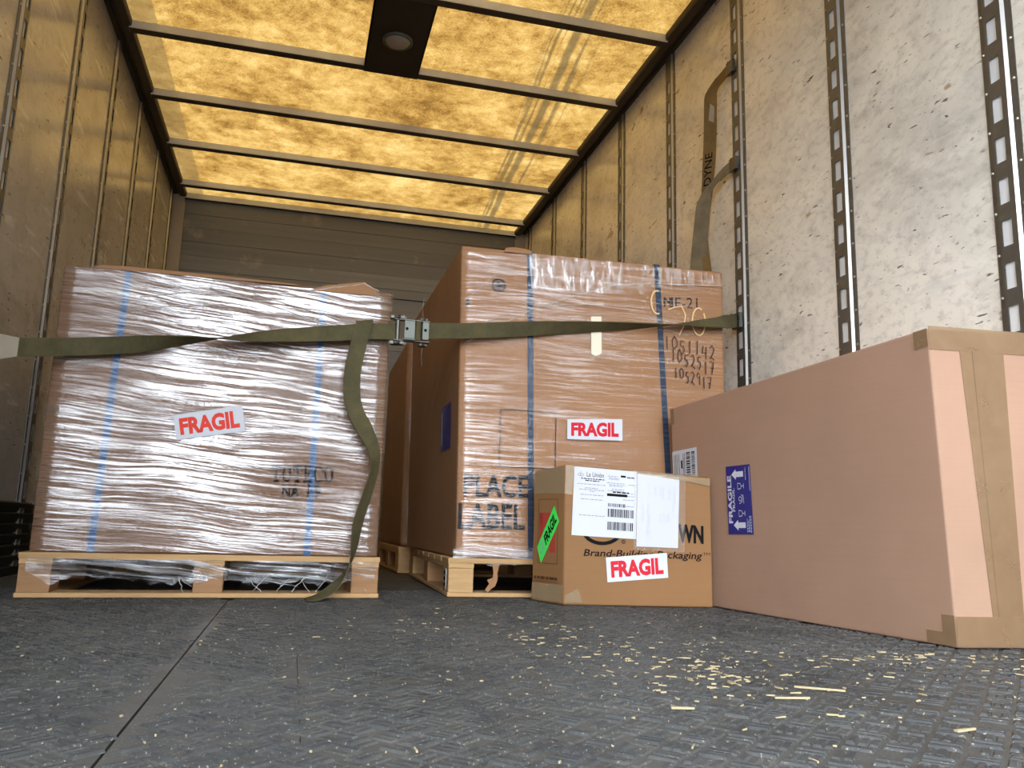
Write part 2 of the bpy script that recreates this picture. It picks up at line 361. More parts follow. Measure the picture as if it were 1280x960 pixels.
def m_roof():
    t = NT('roof_fibreglass'); o = t.coords((1,1,1)); s = t.n('ShaderNodeSeparateXYZ'); tcn = t.n('ShaderNodeTexCoord'); t.l(tcn.outputs['Object'], s.inputs[0])
    a = t.noise(o, 3.0, 6, 0.62, 0.6); b = t.noise(o, 14, 5, 0.7); f = t.noise(t.coords((1, 1, 1)), 110, 2, 0.6)
    h = t.math('ADD', t.math('MULTIPLY', a, 0.42), t.math('MULTIPLY', b, 0.36)); h = t.math('ADD', h, t.math('MULTIPLY', f, 0.22))
    c = t.ramp(h, [(0.38, (0.038, 0.0165, 0.003)), (0.46, (0.078, 0.039, 0.008)), (0.54, (0.118, 0.066, 0.0165)), (0.64, (0.160, 0.103, 0.036))])
    # grime streaks running along the body, and a doubled strip of sheet along the left rail
    sx_ = t.math('SUBTRACT', s.outputs['X'], t.math('MULTIPLY', s.outputs['Y'], 0.062))
    sx_ = t.math('ADD', sx_, t.math('MULTIPLY', t.math('SUBTRACT', t.noise(t.coords((1, 2.5, 1)), 1.0, 2), 0.5), 0.03))
    cb = t.n('ShaderNodeCombineXYZ'); t.l(t.math('MULTIPLY', sx_, 34), cb.inputs[0]); t.l(t.math('MULTIPLY', s.outputs['Y'], 0.5), cb.inputs[1])
    ln = t.ramp(t.noise(cb.outputs[0], 1.0, 2, 0.5), [(0.48, 0), (0.56, 1)])
    dist = t.math('ABSOLUTE', t.math('SUBTRACT', sx_, 0.893))
    win = t.ramp(dist, [(0.09, 1), (0.15, 0)])
    core = t.ramp(dist, [(0.014, 0.7), (0.026, 0)])
    st = t.math('MAXIMUM', t.math('MULTIPLY', t.math('MULTIPLY', ln, win), 0.62), core)
    c = t.mix(st, c, (0.020, 0.014, 0.006))
    dbl = t.math('LESS_THAN', s.outputs['X'], -0.735)
    c = t.mix(t.math('MULTIPLY', dbl, 0.6), c, (0.040, 0.024, 0.008))
    tl = t.n('ShaderNodeBsdfTranslucent'); t.l(c, tl.inputs['Color'])
    df = t.n('ShaderNodeBsdfPrincipled'); df.inputs['Base Color'].default_value = (0.42, 0.30, 0.15, 1); df.inputs['Roughness'].default_value = 0.4
    m = t.n('ShaderNodeMixShader'); m.inputs[0].default_value = 0.12; t.l(tl.outputs[0], m.inputs[1]); t.l(df.outputs[0], m.inputs[2])
    t.l(m.outputs[0], t.out.inputs[0]); return t.m
M['roof'] = m_roof()

# ------------------------------------------------------------------ the truck body
XL, XR, YB, YF, RAILZ, ROOFZ = -0.939, 1.561, -0.25, 5.744, 2.393, 2.402
def struct(o):
    o['kind'] = 'structure'; return o

floor = struct(obj('floor', MB().box(XL-0.05, XR+0.05, YB, YF+0.05, -0.06, -0.008), M['black']))
seams = [(XL, -0.1515), (-0.1485, 0.0225), (0.0235, 0.80), (0.801, XR)]
cell, ang = 0.036, math.radians(43); ca, sa = math.cos(ang), math.sin(ang)
for x0, x1 in seams:
    mt = obj('mat', MB().box(x0, x1, YB, YF, -0.008, 0.0), M['mat'], floor)
    tm = MB(); N = int(6/cell)
    for i in range(-N, N):
        for j in range(-N, N):
            cx, cyy = (i*ca - j*sa)*cell + 0.3, (i*sa + j*ca)*cell + 1.2
            if not (x0+(0.004 if x0 > -0.1 else 0.017) < cx < x1-(0.004 if x1 > -0.1 else 0.017) and 0.35 < cyy < 2.75): continue
            for k in (-1, 0, 1):
                if R.random() < 0.05 + 0.5*max(0, nz(cx*3.1, cyy*3.1, 1.7)-0.18): continue
                hw, hl, o_ = 0.0046, 0.0148+R.uniform(-.001, .001), k*0.0112
                z1 = 0.0029 + R.uniform(-0.0017, 0.0008)
                hx, hy, ox, oy = (hw, hl, o_, 0) if (i+j) % 2 else (hl, hw, 0, o_)
                P = []
                for (px, py, pz) in ((-hx,-hy,0),(hx,-hy,0),(hx,hy,0),(-hx,hy,0)):
                    P.append((px+ox, py+oy))
                w2 = 0.0015
                base = [(cx+a*ca-b*sa, cyy+a*sa+b*ca, 0.0) for a, b in P]
                tp = [((a-ox)*(1-w2/abs(hx))+ox, (b-oy)*(1-w2/abs(hy))+oy) for a, b in P]
                tops = [(cx+a*ca-b*sa, cyy+a*sa+b*ca, z1) for a, b in tp]
                n = len(tm.v); tm.v += base+tops
                tm.f += [(n+4, n+5, n+6, n+7)] + [(n+q, n+(q+1) % 4, n+4+(q+1) % 4, n+4+q) for q in range(4)]
    td = obj('tread', tm, M['mat'], mt); td['kind'] = 'stuff'

# slotted tracks: 0.092 wide, hollow face with a slot every 0.1016
def track(parent, side, yc):
    xw = XR-0.010 if side > 0 else XL+0.010
    ix = -1 if side > 0 else 1                       # into the room
    m = MB(); X = lambda d: xw + ix*d
    z0, z1 = 0.03, RAILZ-0.01
    yn0, yn1, yf0, yf1 = yc-0.046, yc-0.028, yc+0.034, yc+0.046
    fa, fb = yc-0.022, yc+0.030                      # slotted face
    sl0, sl1 = yc-0.006, yc+0.022
    tk = 0.002; D = 0.009
    def pl(ya, da, yb, db, za, zb):
        m.hexa([(X(da-tk), ya, za), (X(da), ya, za), (X(db), yb, za), (X(db-tk), yb, za),
                (X(da-tk), ya, zb), (X(da), ya, zb), (X(db), yb, zb), (X(db-tk), yb, zb)])
    pl(yn0, 0.003, yn1, 0.003, z0, z1); pl(yf0, 0.003, yf1, 0.003, z0, z1)
    pl(fb, D, yf0, 0.003, z0, z1)
    pl(fa, D, sl0, D, z0, z1); pl(sl1, D, fb, D, z0, z1)
    z = z0 + 0.035
    pl(sl0, D, sl1, D, z0, z)
    while z < z1-0.1:
        pl(sl0, D, sl1, D, z+0.062, z+0.1016)
        z += 0.1016
    pl(sl0, D, sl1, D, min(z+0.0, z1), z1)
    tr = obj('track', m, M['track'], parent)
    lp = MB(); 
    lp.hexa([(X(0.001), yn1, z0), (X(0.003), yn1, z0), (X(D+0.001), fa, z0), (X(D-0.002), fa, z0), (X(0.001), yn1, z1), (X(0.003), yn1, z1), (X(D+0.001), fa, z1), (X(D-0.002), fa, z1)])
    obj('rib', lp, M['lip'], tr)  # lighter metal paints in the daylight caught by this rear-facing slope
    obj('backing', MB().box(min(X(-0.008), X(0.003)), max(X(-0.008), X(0.003)), sl0-0.003, sl1+0.003, z0, z1), M['track_back'], tr)
    rv = MB()
    z = z0+0.02
    while z < z1:
        for yy in (yc-0.0385, yc+0.0405):
            rv.tube([(X(0.002), yy, z), (X(0.0045), yy, z), (X(0.0062), yy, z)], [0.0042, 0.004, 0.0018], 6)
        z += 0.1016
    r_ = obj('rivet', rv, M['rivet'], tr); r_['kind'] = 'stuff'
    return tr

STEP = 0.5882
TR_R = [1.448 + k*STEP for k in range(-2, 8)]
TR_L = [2.682 + k*STEP for k in range(-4, 6)]
def wall(side, name, tracks, mat):
    x = XR if side > 0 else XL
    x0, x1 = (x, x+0.05) if side > 0 else (x-0.05, x)
    root = struct(obj(name, MB().box(x0, x1, YB, YF+0.05, -0.06, 2.46), M['track_back']))
    ys = [YB] + tracks + [YF]
    for a, b in zip(ys[:-1], ys[1:]):
        if b-a < 0.05: continue
        xa, xb = (x-0.010, x) if side > 0 else (x, x+0.010)
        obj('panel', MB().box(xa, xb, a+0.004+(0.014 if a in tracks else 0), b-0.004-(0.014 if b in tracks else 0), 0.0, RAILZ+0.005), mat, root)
    for y in tracks: track(root, side, y)
    # ribbed steel kick plate along the bottom
    k = MB(); s_ = -1 if side > 0 else 1; xi = x + s_*0.016
    for i in range(7):
        za = 0.005+i*0.036
        k.hexa([(x+s_*0.010, YB, za), (xi, YB, za+0.004), (xi, YF, za+0.004), (x+s_*0.010, YF, za), (x+s_*0.010, YB, za+0.036), (x+s_*0.024, YB, za+0.030), (x+s_*0.024, YF, za+0.030), (x+s_*0.010, YF, za+0.036)])
    obj('kick_plate', k, M['kick'], root)
    return root
wr = wall(1, 'wall_right', TR_R, M['wall'])
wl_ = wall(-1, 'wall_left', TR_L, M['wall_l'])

wf = struct(obj('wall_front', MB().box(XL, XR, YF, YF+0.05, -0.06, 2.46), M['plank']))
z = 2.366
hs = [0.104, 0.095, 0.100, 0.098, 0.100, 0.066]
for i, h in enumerate(hs):
    dz = 0.002 if i % 2 else 0.0
    obj('plank', MB().box(XL+0.07, XR-0.07, YF-0.024+dz, YF, z-h+0.0012, z), M['plank'], wf, bevel=0.001, seg=1); z -= h
for za, zb in ((1.424, 1.80), (1.04, 1.42), (0.65, 1.036), (0.0, 0.646)):
    for xa, xb in ((XL+0.07, 0.30), (0.304, XR-0.07)):
        obj('panel', MB().box(xa, xb, YF-0.012, YF, za, zb-0.004), M['post'] if False else M['plank'], wf)
for x0, x1 in ((XL+0.01, XL+0.085), (XR-0.085, XR-0.01)):
    pm = MB().box(x0, x1, YF-0.05, YF, 0, RAILZ)
    pm.box(x0+0.02 if x0 < 0 else x0-0.008, x0+0.083 if x0 < 0 else x1-0.02, YF-0.058, YF-0.045, 0, RAILZ-0.06)
    obj('corner_post', pm, M['post'], wf)

ceil = struct(obj('ceiling', MB().quad((XL-0.02, YB, ROOFZ), (XL-0.02, YF+0.03, ROOFZ), (XR+0.02, YF+0.03, ROOFZ), (XR+0.02, YB, ROOFZ)), M['roof']))
def sweep(prof, y0, y1):   # closed xz profile along y
    return MB().prism([Vector((a, y0, b)) for a, b in prof], (0, y1-y0, 0))
for i, s_ in enumerate((-1, 1)):
    xw = XL if s_ < 0 else XR; d = -s_
    prof = [(xw+d*0.0, 2.44), (xw+d*0.0, RAILZ-0.006), (xw+d*0.030, RAILZ-0.012), (xw+d*0.034, RAILZ-0.004), (xw+d*0.052, RAILZ-0.010), (xw+d*0.056, RAILZ-0.020), (xw+d*0.094, RAILZ-0.022), (xw+d*0.098, RAILZ-0.012), (xw+d*0.098, ROOFZ-0.002), (xw+d*0.02, ROOFZ+0.004)]
    tr_ = struct(obj('trim_%d' % (i+1), sweep(prof, YB, YF), M['rail']))
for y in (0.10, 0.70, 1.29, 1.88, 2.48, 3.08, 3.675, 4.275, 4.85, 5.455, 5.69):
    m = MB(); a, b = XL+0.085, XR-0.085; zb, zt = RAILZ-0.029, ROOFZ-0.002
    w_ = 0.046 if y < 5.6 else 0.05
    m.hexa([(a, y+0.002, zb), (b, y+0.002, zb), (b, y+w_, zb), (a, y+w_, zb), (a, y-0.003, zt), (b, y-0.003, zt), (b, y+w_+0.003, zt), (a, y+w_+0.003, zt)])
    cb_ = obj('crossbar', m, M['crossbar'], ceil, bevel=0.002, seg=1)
    obj('underside_shade', MB().box(a+0.002, b-0.002, y+0.003, y+w_-0.002, zb-0.0015, zb+0.0005), M['rail'], cb_)  # dark strip paints in the shade on the bar's bottom face

# dome lamp on its dark plate between two roof bars
lamp = thing('dome_lamp', 'round clear dome lamp on a dark rectangular plate between roof crossbars', 'lamp', (0.314, 3.42, RAILZ-0.032))
zp = RAILZ-0.032
pm = MB().box(0.184, 0.444, 3.125, 3.722, zp, zp+0.008)
pm.box(0.184, 0.190, 3.125, 3.68, zp, ROOFZ-0.004); pm.box(0.438, 0.444, 3.125, 3.68, zp, ROOFZ-0.004)
obj('mounting_plate', pm, M['plate'], lamp)
rg = MB(); K = 32; c0 = Vector((0.312, 3.42, 0))
prof = [(0.068, zp), (0.068, zp-0.008), (0.064, zp-0.012), (0.058, zp-0.012), (0.057, zp-0.004)]
for k in range(K):
    for r_, zz in prof: rg.v.append((c0.x+r_*math.cos(2*math.pi*k/K), c0.y+r_*math.sin(2*math.pi*k/K), zz))
for k in range(K):
    for q in range(len(prof)-1):
        a, b = k*len(prof)+q, ((k+1) % K)*len(prof)+q; rg.f.append((a, b, b+1, a+1))
obj('bezel', rg, M['steel'], lamp, smooth=True)
def lathe(prof, c, k=32):
    m = MB()
    for i in range(k):
        for r_, zz in prof: m.v.append((c[0]+r_*math.cos(2*math.pi*i/k), c[1]+r_*math.sin(2*math.pi*i/k), zz))
    n = len(prof)
    for i in range(k):
        for q in range(n-1):
            a, b = i*n+q, ((i+1) % k)*n+q; m.f.append((a, b, b+1, a+1))
    m.f.append(tuple(i*n+n-1 for i in range(k)))
    return m
g = NT('lamp_lens'); gp = g.n('ShaderNodeBsdfPrincipled'); gp.inputs['Base Color'].default_value = (0.75, 0.68, 0.55, 1); gp.inputs['Roughness'].default_value = 0.12
gp.inputs['Transmission Weight'].default_value = 0.55; g.l(g.bump(g.noise(g.coords((1,1,1)), 60, 2), 0.5, 0.004), gp.inputs['Normal']); g.l(gp.outputs[0], g.out.inputs[0])
obj('lens', lathe([(0.0575, zp-0.006), (0.052, zp-0.016), (0.040, zp-0.024), (0.024, zp-0.029), (0.008, zp-0.031)], (0.312, 3.42)), g.m, lamp, smooth=True)
obj('bulb', lathe([(0.010, zp-0.001), (0.013, zp-0.010), (0.010, zp-0.018), (0.004, zp-0.021)], (0.305, 3.415), 12), M['tape_white'], lamp, smooth=True)

# unseen rear door frame, added to trim the daylight entering behind the camera
rf = MB().box(XL, XL+0.15, YB-0.02, YB+0.06, -0.06, 2.44); struct(obj('trim_3', rf, M['rail']))
rf = MB().box(XR-0.15, XR, YB-0.02, YB+0.06, -0.06, 2.44); struct(obj('trim_4', rf, M['rail']))
rf = MB().box(XL+0.15, XR-0.15, YB-0.02, YB+0.30, 2.18, 2.385); struct(obj('trim_5', rf, M['rail']))
# unseen roll-up door, added overhead to block roof light near the rear
rd_ = struct(obj('added_door', MB().box(XL+0.12, XR-0.12, YB+0.31, YB+0.32, 2.24, 2.30), M['rail']))
for k in range(5):
    y0 = YB+0.32+k*0.42
    obj('panel', MB().box(XL+0.12, XR-0.12, y0+0.003, y0+0.417, 2.262, 2.284), M['post'], rd_, bevel=0.003, seg=1)
gr = struct(obj('ground', MB().box(-30, 30, -60, YB-0.02, -1.25, -1.15), M['asphalt']))

# unseen dark slab, added outside on the right to cut daylight from there
struct(obj('light_blocker', MB().box(2.5, 3.1, -9.5, -0.6, -1.15, 4.6), M['blocker']))

# ------------------------------------------------------------------ pallets
def pallet(label, FL, FR, depth, dark=0.3, h=0.118, group='wooden pallets under the wrapped cartons'):
    FL, FR = Vector((*FL, 0)), Vector((*FR, 0)); u = (FR-FL).normalized(); v = Vector((-u.y, u.x, 0)); W = (FR-FL).length
    root = thing('pallet', label, 'pallet', (FL+FR)/2 + v*depth/2, group)
    def bx(name, a0, a1, b0, b1, z0, z1, mat):
        c = [FL+u*a+v*b for a, b in ((a0,b0),(a1,b0),(a1,b1),(a0,b1))]
        return obj(name, MB().hexa([p+Vector((0,0,z0)) for p in c]+[p+Vector((0,0,z1)) for p in c]), mat, root, bevel=0.0015, seg=1)
    bw = 0.082
    for b0 in (0.0, depth-0.1): bx('bottom_board', 0, W, b0, b0+0.1, 0.0042, 0.017, M['wood'])
    for a0 in (0.0, W-0.09): bx('side_board', a0, a0+0.09, 0.1, depth-0.1, 0.0042, 0.016, M['wood'])
    for a0 in (0.0, W/2-bw/2, W-bw):
        for b0 in (0.004, depth/2-0.055, depth-0.117):
            bx('block', a0+0.003, a0+bw-0.003, b0, b0+0.113, 0.017, h-0.030, M['wood_dark' if R.random() < dark else 'wood'])
        bx('stringer_board', a0-0.0+0.002, a0+bw-0.002, 0.002, depth-0.002, h-0.030, h-0.016, M['wood'])
    n = 7; dw = depth/n
    for i in range(n): bx('deck_board', 0, W, i*dw+0.002, (i+1)*dw-0.018, h-0.016, h, M['wood'])
    return root, (FL, u, v, W)
pl_l, fr_l = pallet('pallet under the carton marked TOTECO, film rags hanging in its front gaps', (-0.668, 2.392), (0.254, 2.436), 1.12, 1.0)
pl_r, fr_r = pallet('pallet under the carton printed PLACE LABEL, raw pine corner block showing', (0.462, 2.488), (1.400, 2.458), 1.10)
pl_b, fr_b = pallet('dim pallet behind the one under the PLACE LABEL carton', (0.462, 3.70), (1.40, 3.70), 0.95)

# ------------------------------------------------------------------ wrapped cartons
def carton_body(parent, c, mat, bevel=0.008):
    return obj('body', MB().hexa(c), mat, parent, bevel=bevel, seg=3)
def film_ring(parent, name, c, mat, off, z0f, topdrop, cols=26, rows=34, amp=0.0022):
    """stretch film around the four sides; c = 8 corners"""
    c = [Vector(p) for p in c]; ctr = sum(c, Vector())/8
    path = []
    for i in range(4):
        j = (i+1) % 4
        for k in range(cols): path.append((i, j, k/cols))
    m = MB(); n = len(path)
    for r_ in range(rows+1):
        t = r_/rows
        for (i, j, s) in path:
            b = lerp(c[i], c[j], s); tp = lerp(c[4+i], c[4+j], s)
            zt = 1.0 - topdrop*(0.5+0.5*nz(tp.x*7, tp.y*7, 3.3))
            p = lerp(b, tp, lerp(z0f, zt, t))
            e = (c[j]-c[i]).normalized(); nn = Vector((e.y, -e.x, 0))
            corner = min(s, 1-s)*cols
            d = off + amp*(nz(p.x*6, p.y*6, p.z*22) + 0.6*nz(p.x*14, p.y*14, p.z*60))
            if s == 0.0:
                pe = (c[i]-c[(i-1) % 4]).normalized(); nn = (nn + Vector((pe.y, -pe.x, 0))).normalized(); d = off*0.9
            m.v.append(tuple(p + nn*d))
    for r_ in range(rows):
        for k in range(n):
            m.f.append((r_*n+k, r_*n+(k+1) % n, (r_+1)*n+(k+1) % n, (r_+1)*n+k))
    return obj(name, m, mat, parent, smooth=True)
def band(parent, face, u0, u1, wd, H, mat, d0=0.0):
    m = MB(); pts = [(u0, 0.0), (lerp(u0, u1, .5), H/2), (u1, H)]
    for (a, b), (c_, e) in zip(pts[:-1], pts[1:]):
        face.slab(m, [(a-wd/2, b), (a+wd/2, b), (c_+wd/2, e), (c_-wd/2, e)], d0, 0.0009)
    # over the top edge and back
    T = [face.p(u1-wd/2, H, d0+0.0009), face.p(u1+wd/2, H, d0+0.0009)]
    up_ = Vector((0, 0, 0.002)); bk = -face.n*1.0
    m.quad(T[0]+up_, T[1]+up_, T[1]+up_+bk, T[0]+up_+bk); m.quad(T[0], T[1], T[1]+up_, T[0]+up_)
    return obj('strapping_band', m, mat, parent)
def label(parent, face, quad, d, mat, th=0.0005, text=None, tq=(0.07, 0.16, 0.93, 0.84), tmat=None, bold=0.045, name='label', lab=None):
    o = obj(name, face.slab(MB(), quad, d, th), mat, parent)
    if lab: o['label'] = lab
    if text: obj('lettering', letters(MB(), face, text, inset(quad, *tq), d+th+0.0003, bold), tmat, o)
    return o

# ---- left load
PH = 0.119
CL = [(-.652, 2.415, PH), (.246, 2.445, PH), (.21, 3.50, PH), (-.688, 3.47, PH),
      (-.652, 2.415, .892), (.2475, 2.445, .908), (.212, 3.50, .910), (-.688, 3.47, .893)]
ld = thing('wrapped_carton', 'shrink-wrapped carton marked TOTECO with a tilted FRAGIL sticker, on its own pallet', 'carton', (-0.23, 2.95, PH), 'shrink-wrapped cartons on pallets')
carton_body(ld, CL, M['box_left'])
fl = Face(CL[0], CL[1], CL[4])
film_ring(ld, 'stretch_film', CL, M['film_l'], 0.006, 0.004, 0.02)
band(ld, fl, 0.145, 0.163, 0.018, 0.772, M['band_blue'])
band(ld, fl, 0.700, 0.698, 0.018, 0.786, M['band_blue'])
label(ld, fl, [(.330, .306), (.509, .341), (.495, .414), (.316, .374)], 0.0095, M['white'], text='FRAGIL', tmat=M['orange_red'], bold=0.05, lab='white sticker with FRAGIL in orange-red')
# slab-serif stencil print
def slab_word(mb, face, word, q, d):
    n = len(word); SH = {
     'T': [(0,.84,1,1),(.38,0,.62,.84),(.2,0,.8,.13),(0,.66,.16,.84),(.84,.66,1,.84)],
     'E': [(0,0,.9,.14),(0,.86,.9,1),(.12,.14,.36,.86),(.36,.44,.66,.56),(.76,.14,.9,.32),(.76,.68,.9,.86),(.58,.36,.68,.64)],
     'O': None, 'C': None}
    for i, ch in enumerate(word):
        a0, a1 = i/n + 0.006, (i+1)/n - 0.012
        if SH.get(ch) is not None:
            for x0, y0, x1, y1 in SH[ch]:
                face.slab(mb, inset(q, lerp(a0, a1, x0), y0, lerp(a0, a1, x1), y1), d, 0.0003)
        else:
            K = 20
            for k in range(K):
                t0, t1 = 2*math.pi*k/K, 2*math.pi*(k+1)/K
                if ch == 'C' and math.cos((t0+t1)/2) > 0.78: continue
                P = [(0.5+0.5*math.cos(t0), .5+.5*math.sin(t0)), (.5+.5*math.cos(t1), .5+.5*math.sin(t1)), (.5+.24*math.cos(t1), .5+.37*math.sin(t1)), (.5+.24*math.cos(t0), .5+.37*math.sin(t0))]
                face.slab(mb, [bil(q, lerp(a0, a1, x), y) for x, y in P], d, 0.0003)
            if ch == 'C':
                face.slab(mb, inset(q, lerp(a0, a1, .84), .62, a1, .95), d, 0.0003); face.slab(mb, inset(q, lerp(a0, a1, .84), .08, a1, .3), d, 0.0003)
    return mb
mb = slab_word(MB(), fl, 'TOTECO', [(.588, .202), (.763, .206), (.760, .256), (.586, .249)], 0.0008)
obj('stencil_print', mb, M['black'], ld); mb = MB()
letters(mb, fl, 'NA', [(.620, .158), (.668, .160), (.668, .199), (.620, .198)], 0.001, 0.03)
obj('stencil_print', mb, M['black'], ld); mb = MB()
letters(mb, fl, '19', [(.690, .160), (.728, .161), (.728, .201), (.690, .200)], 0.001, 0.03)
obj('stencil_print', mb, M['black'], ld)
# cardboard lip and a tented flap showing over the film
def flap(parent, face, pts, d0=0.002):
    m = MB()
    f_ = [face.p(u, v, d0) for u, v in pts]
    m.prism(f_, -face.n*0.004); return obj('flap', m, M['box'], parent)
flap(ld, fl, [(0.07, .770), (0.25, .773), (0.5, .777), (0.62, .779), (0.62, .783), (0.40, .785), (0.16, .783), (0.09, .779)], 0.008)
flap(ld, fl, [(0.66, .770), (0.86, .772), (0.85, .792), (0.815, .812), (0.77, .803), (0.70, .788)], 0.009)
# ropey wrinkles of gathered film
def ropes(parent, face, lines, r, d, mat):
    m = MB()
    for ln in lines:
        pts = []
        for (a, b), (c_, e) in zip(ln[:-1], ln[1:]):
            for k in range(6):
                t = k/6; pts.append(face.p(lerp(a, c_, t), lerp(b, e, t)+R.uniform(-.0012, .0012), d))
        pts.append(face.p(*ln[-1], d)); m.tube(pts, [r*R.uniform(.5, 1.1) for _ in pts], 5)
    o = obj('film_crease', m, mat, parent, smooth=True); o['kind'] = 'stuff'; return o
ropes(ld, fl, [[(0.18, .66), (0.30, .685), (0.42, .70)], [(0.2, .70), (0.34, .73), (0.5, .725)], [(0.5, .74), (0.7, .70), (0.86, .66)], [(0.38, .745), (0.6, .70), (0.8, .64)], [(0.66, .768), (0.76, .792), (0.815, .806), (0.86, .786)]], 0.0018, 0.009, M['rope'])
# rags of film over the pallet gaps
def film_rag(parent, fr, a0, a1, zt, zb, off, lean=0.0, seed=0):
    FL, u, v, W = fr; m = MB(); nx, nzv = 40, 9
    for i in range(nx+1):
        a = lerp(a0, a1, i/nx)
        zz = zb + 0.022*nz(a*16, seed, 0) + 0.018*nz(a*42, seed, 5.0)
        for k in range(nzv+1):
            t = k/nzv; zc = lerp(zt, max(zz, 0.02), t)
            dd = off + 0.006*nz(a*20, zc*40, seed) - 0.012*t*abs(math.sin(a*9))
            m.v.append(tuple(FL + u*a - v*dd + Vector((0, 0, zc))))
    for i in range(nx):
        for k in range(nzv): q = i*(nzv+1)+k; m.f.append((q, q+1, q+nzv+2, q+nzv+1))
    return obj('film_rag', m, M['film_rag'], parent, smooth=True)
film_rag(pl_l, fr_l, 0.02, 0.46, 0.104, 0.052, 0.004, seed=1.3)
film_rag(pl_l, fr_l, 0.42, 0.91, 0.104, 0.046, 0.005, seed=4.1)
def strands(parent, fr, lst, off):
    FL, u, v, W = fr; m = MB()
    for (a, z1, a2, z2) in lst:
        pts = [FL + u*(lerp(a, a2, t)+0.006*nz(t*5, a*30, 0)) - v*(off+0.006*math.sin(t*6)) + Vector((0, 0, lerp(z1, z2, t))) for t in [k/8 for k in range(9)]]
        m.tube(pts, [0.0009*R.uniform(.5, 1.6) for _ in pts], 5)
    o = obj('film_strand', m, M['rope'], parent, smooth=True); o['kind'] = 'stuff'; return o
strands(pl_l, fr_l, [(.385, .062, .40, .020), (.395, .05, .42, .035), (.37, .06, .378, .045), (.56, .06, .60, .02), (.62, .07, .58, .022), (.68, .07, .64, .018), (.70, .06, .73, .02), (.72, .065, .68, .02), (.78, .07, .75, .02), (.62, .05, .70, .035), (.88, .03, .90, .006)], 0.004)

# ---- right load
CR = [(.487, 2.500, .121), (1.382, 2.470, .121), (1.382, 3.56, .121), (.480, 3.56, .121),
      (.468, 2.500, 1.104), (1.382, 2.470, 1.103), (1.382, 3.56, 1.103), (.462, 3.56, 1.104)]
rd = thing('wrapped_carton', 'tall shrink-wrapped carton printed PLACE LABEL, ME-21 and handwritten numbers', 'carton', (0.93, 3.0, .121), 'shrink-wrapped cartons on pallets')
carton_body(rd, CR, M['box'])
fr = Face(CR[0], CR[1], CR[4])
film_ring(rd, 'stretch_film', CR, M['film_r'], 0.006, 0.001, 0.03)
band(rd, fr, 0.2345, 0.2085, 0.020, 0.985, M['band_navy'])
band(rd, fr, 0.704, 0.652, 0.020, 0.983, M['band_navy'])
label(rd, fr, [(.342, .373), (.528, .377), (.527, .447), (.341, .437)], 0.0095, M['white'], text='FRAGIL', tmat=M['red'], bold=0.05, lab='white sticker with FRAGIL in red')
obj('tape_strip', fr.slab(MB(), [(.419, .655), (.435, .648), (.455, .660), (.453, .784), (.417, .781)], 0.0095, 0.0005), M['tape_white'], rd)['label'] = 'cream strip of tape'
mb = MB()
letters(mb, fr, 'PLACE', [(.016, .180), (.221, .183), (.221, .254), (.016, .252)], 0.001, 0.026)
obj('stencil_print', mb, M['ink'], rd); mb = MB()
letters(mb, fr, 'LABEL', [(.002, .083), (.212, .085), (.211, .164), (.002, .162)], 0.001, 0.026)
obj('stencil_print', mb, M['ink'], rd); mb = MB()
for b in ((.123, .275, .127, .457), (.304, .277, .308, .459), (.123, .275, .308, .279), (.123, .455, .308, .459)): fr.bar(mb, *b, 0.0008)
obj('printed_square', mb, M['ink'], rd); mb = MB()
letters(mb, fr, 'ME-21', [(.677, .838), (.800, .842), (.800, .880), (.677, .872)], 0.001, 0.0)
for uu, v0, v1 in ((.6785, .838, .872), (.699, .838, .873), (.7055, .838, .874), (.797, .842, .879)): fr.bar(mb, uu-.0022, v0, uu+.0022, v1, 0.0011)
obj('stencil_print', mb, M['ink'], rd)['kind'] = 'stuff'; mb = MB()
K = 24
for k in range(K):
    t0, t1 = 2*math.pi*k/K, 2*math.pi*(k+1)/K; c_, ro, ri = (.107, .860), .024, .017
    fr.slab(mb, [(c_[0]+ro*math.cos(t0), c_[1]+ro*math.sin(t0)), (c_[0]+ro*math.cos(t1), c_[1]+ro*math.sin(t1)), (c_[0]+ri*math.cos(t1), c_[1]+ri*math.sin(t1)), (c_[0]+ri*math.cos(t0), c_[1]+ri*math.sin(t0))], 0.0008, 0.0003)
fr.bar(mb, .102, .846, .112, .874, 0.0008); fr.bar(mb, .093, .855, .121, .865, 0.0008)
obj('printed_emblem', mb, M['ink'], rd)
obj('printed_mark', fr.bar(fr.bar(MB(), .002, .782, .012, .792, 0.0008), .003, .791, .013, .806, 0.0009), M['ink'], rd)
DG = {'0': [[(.5,1),(.1,.7),(.1,.25),(.45,0),(.85,.25),(.9,.7),(.5,1)]], '1': [[(.5,1),(.48,0)]], '2': [[(.1,.8),(.45,1),(.85,.75),(.6,.4),(.1,.05),(.35,.15),(.95,0)]],
      '4': [[(.15,1),(.1,.45),(.9,.5)], [(.75,.95),(.7,0)]], '5': [[(.9,1),(.3,.95),(.2,.6),(.7,.6),(.85,.3),(.5,0),(.1,.1)]],
      '7': [[(.05,.95),(.9,1),(.45,0)], [(.2,.5),(.85,.5)]], '9': [[(.85,.8),(.45,1),(.1,.7),(.4,.5),(.85,.8),(.8,0)]]}
def handwrite(mb, face, s, q, wd, d):
    n = len(s)
    for i, ch in enumerate(s):
        for st in DG[ch]:
            face.stroke(mb, [bil(q, (i+0.1+0.72*x)/n + R.uniform(-.006, .006), y + R.uniform(-.05, .05) + 0.12*math.sin(i*2.1)) for x, y in st], wd, d)
    return mb
mb = MB()
handwrite(mb, fr, '1051142', [(.672, .694), (.862, .664), (.862, .712), (.672, .738)], 0.0036, 0.0095)
obj('handwriting', mb, M['marker'], rd); mb = MB()
handwrite(mb, fr, '1052517', [(.696, .655), (.858, .610), (.858, .655), (.696, .698)], 0.0036, 0.0095)
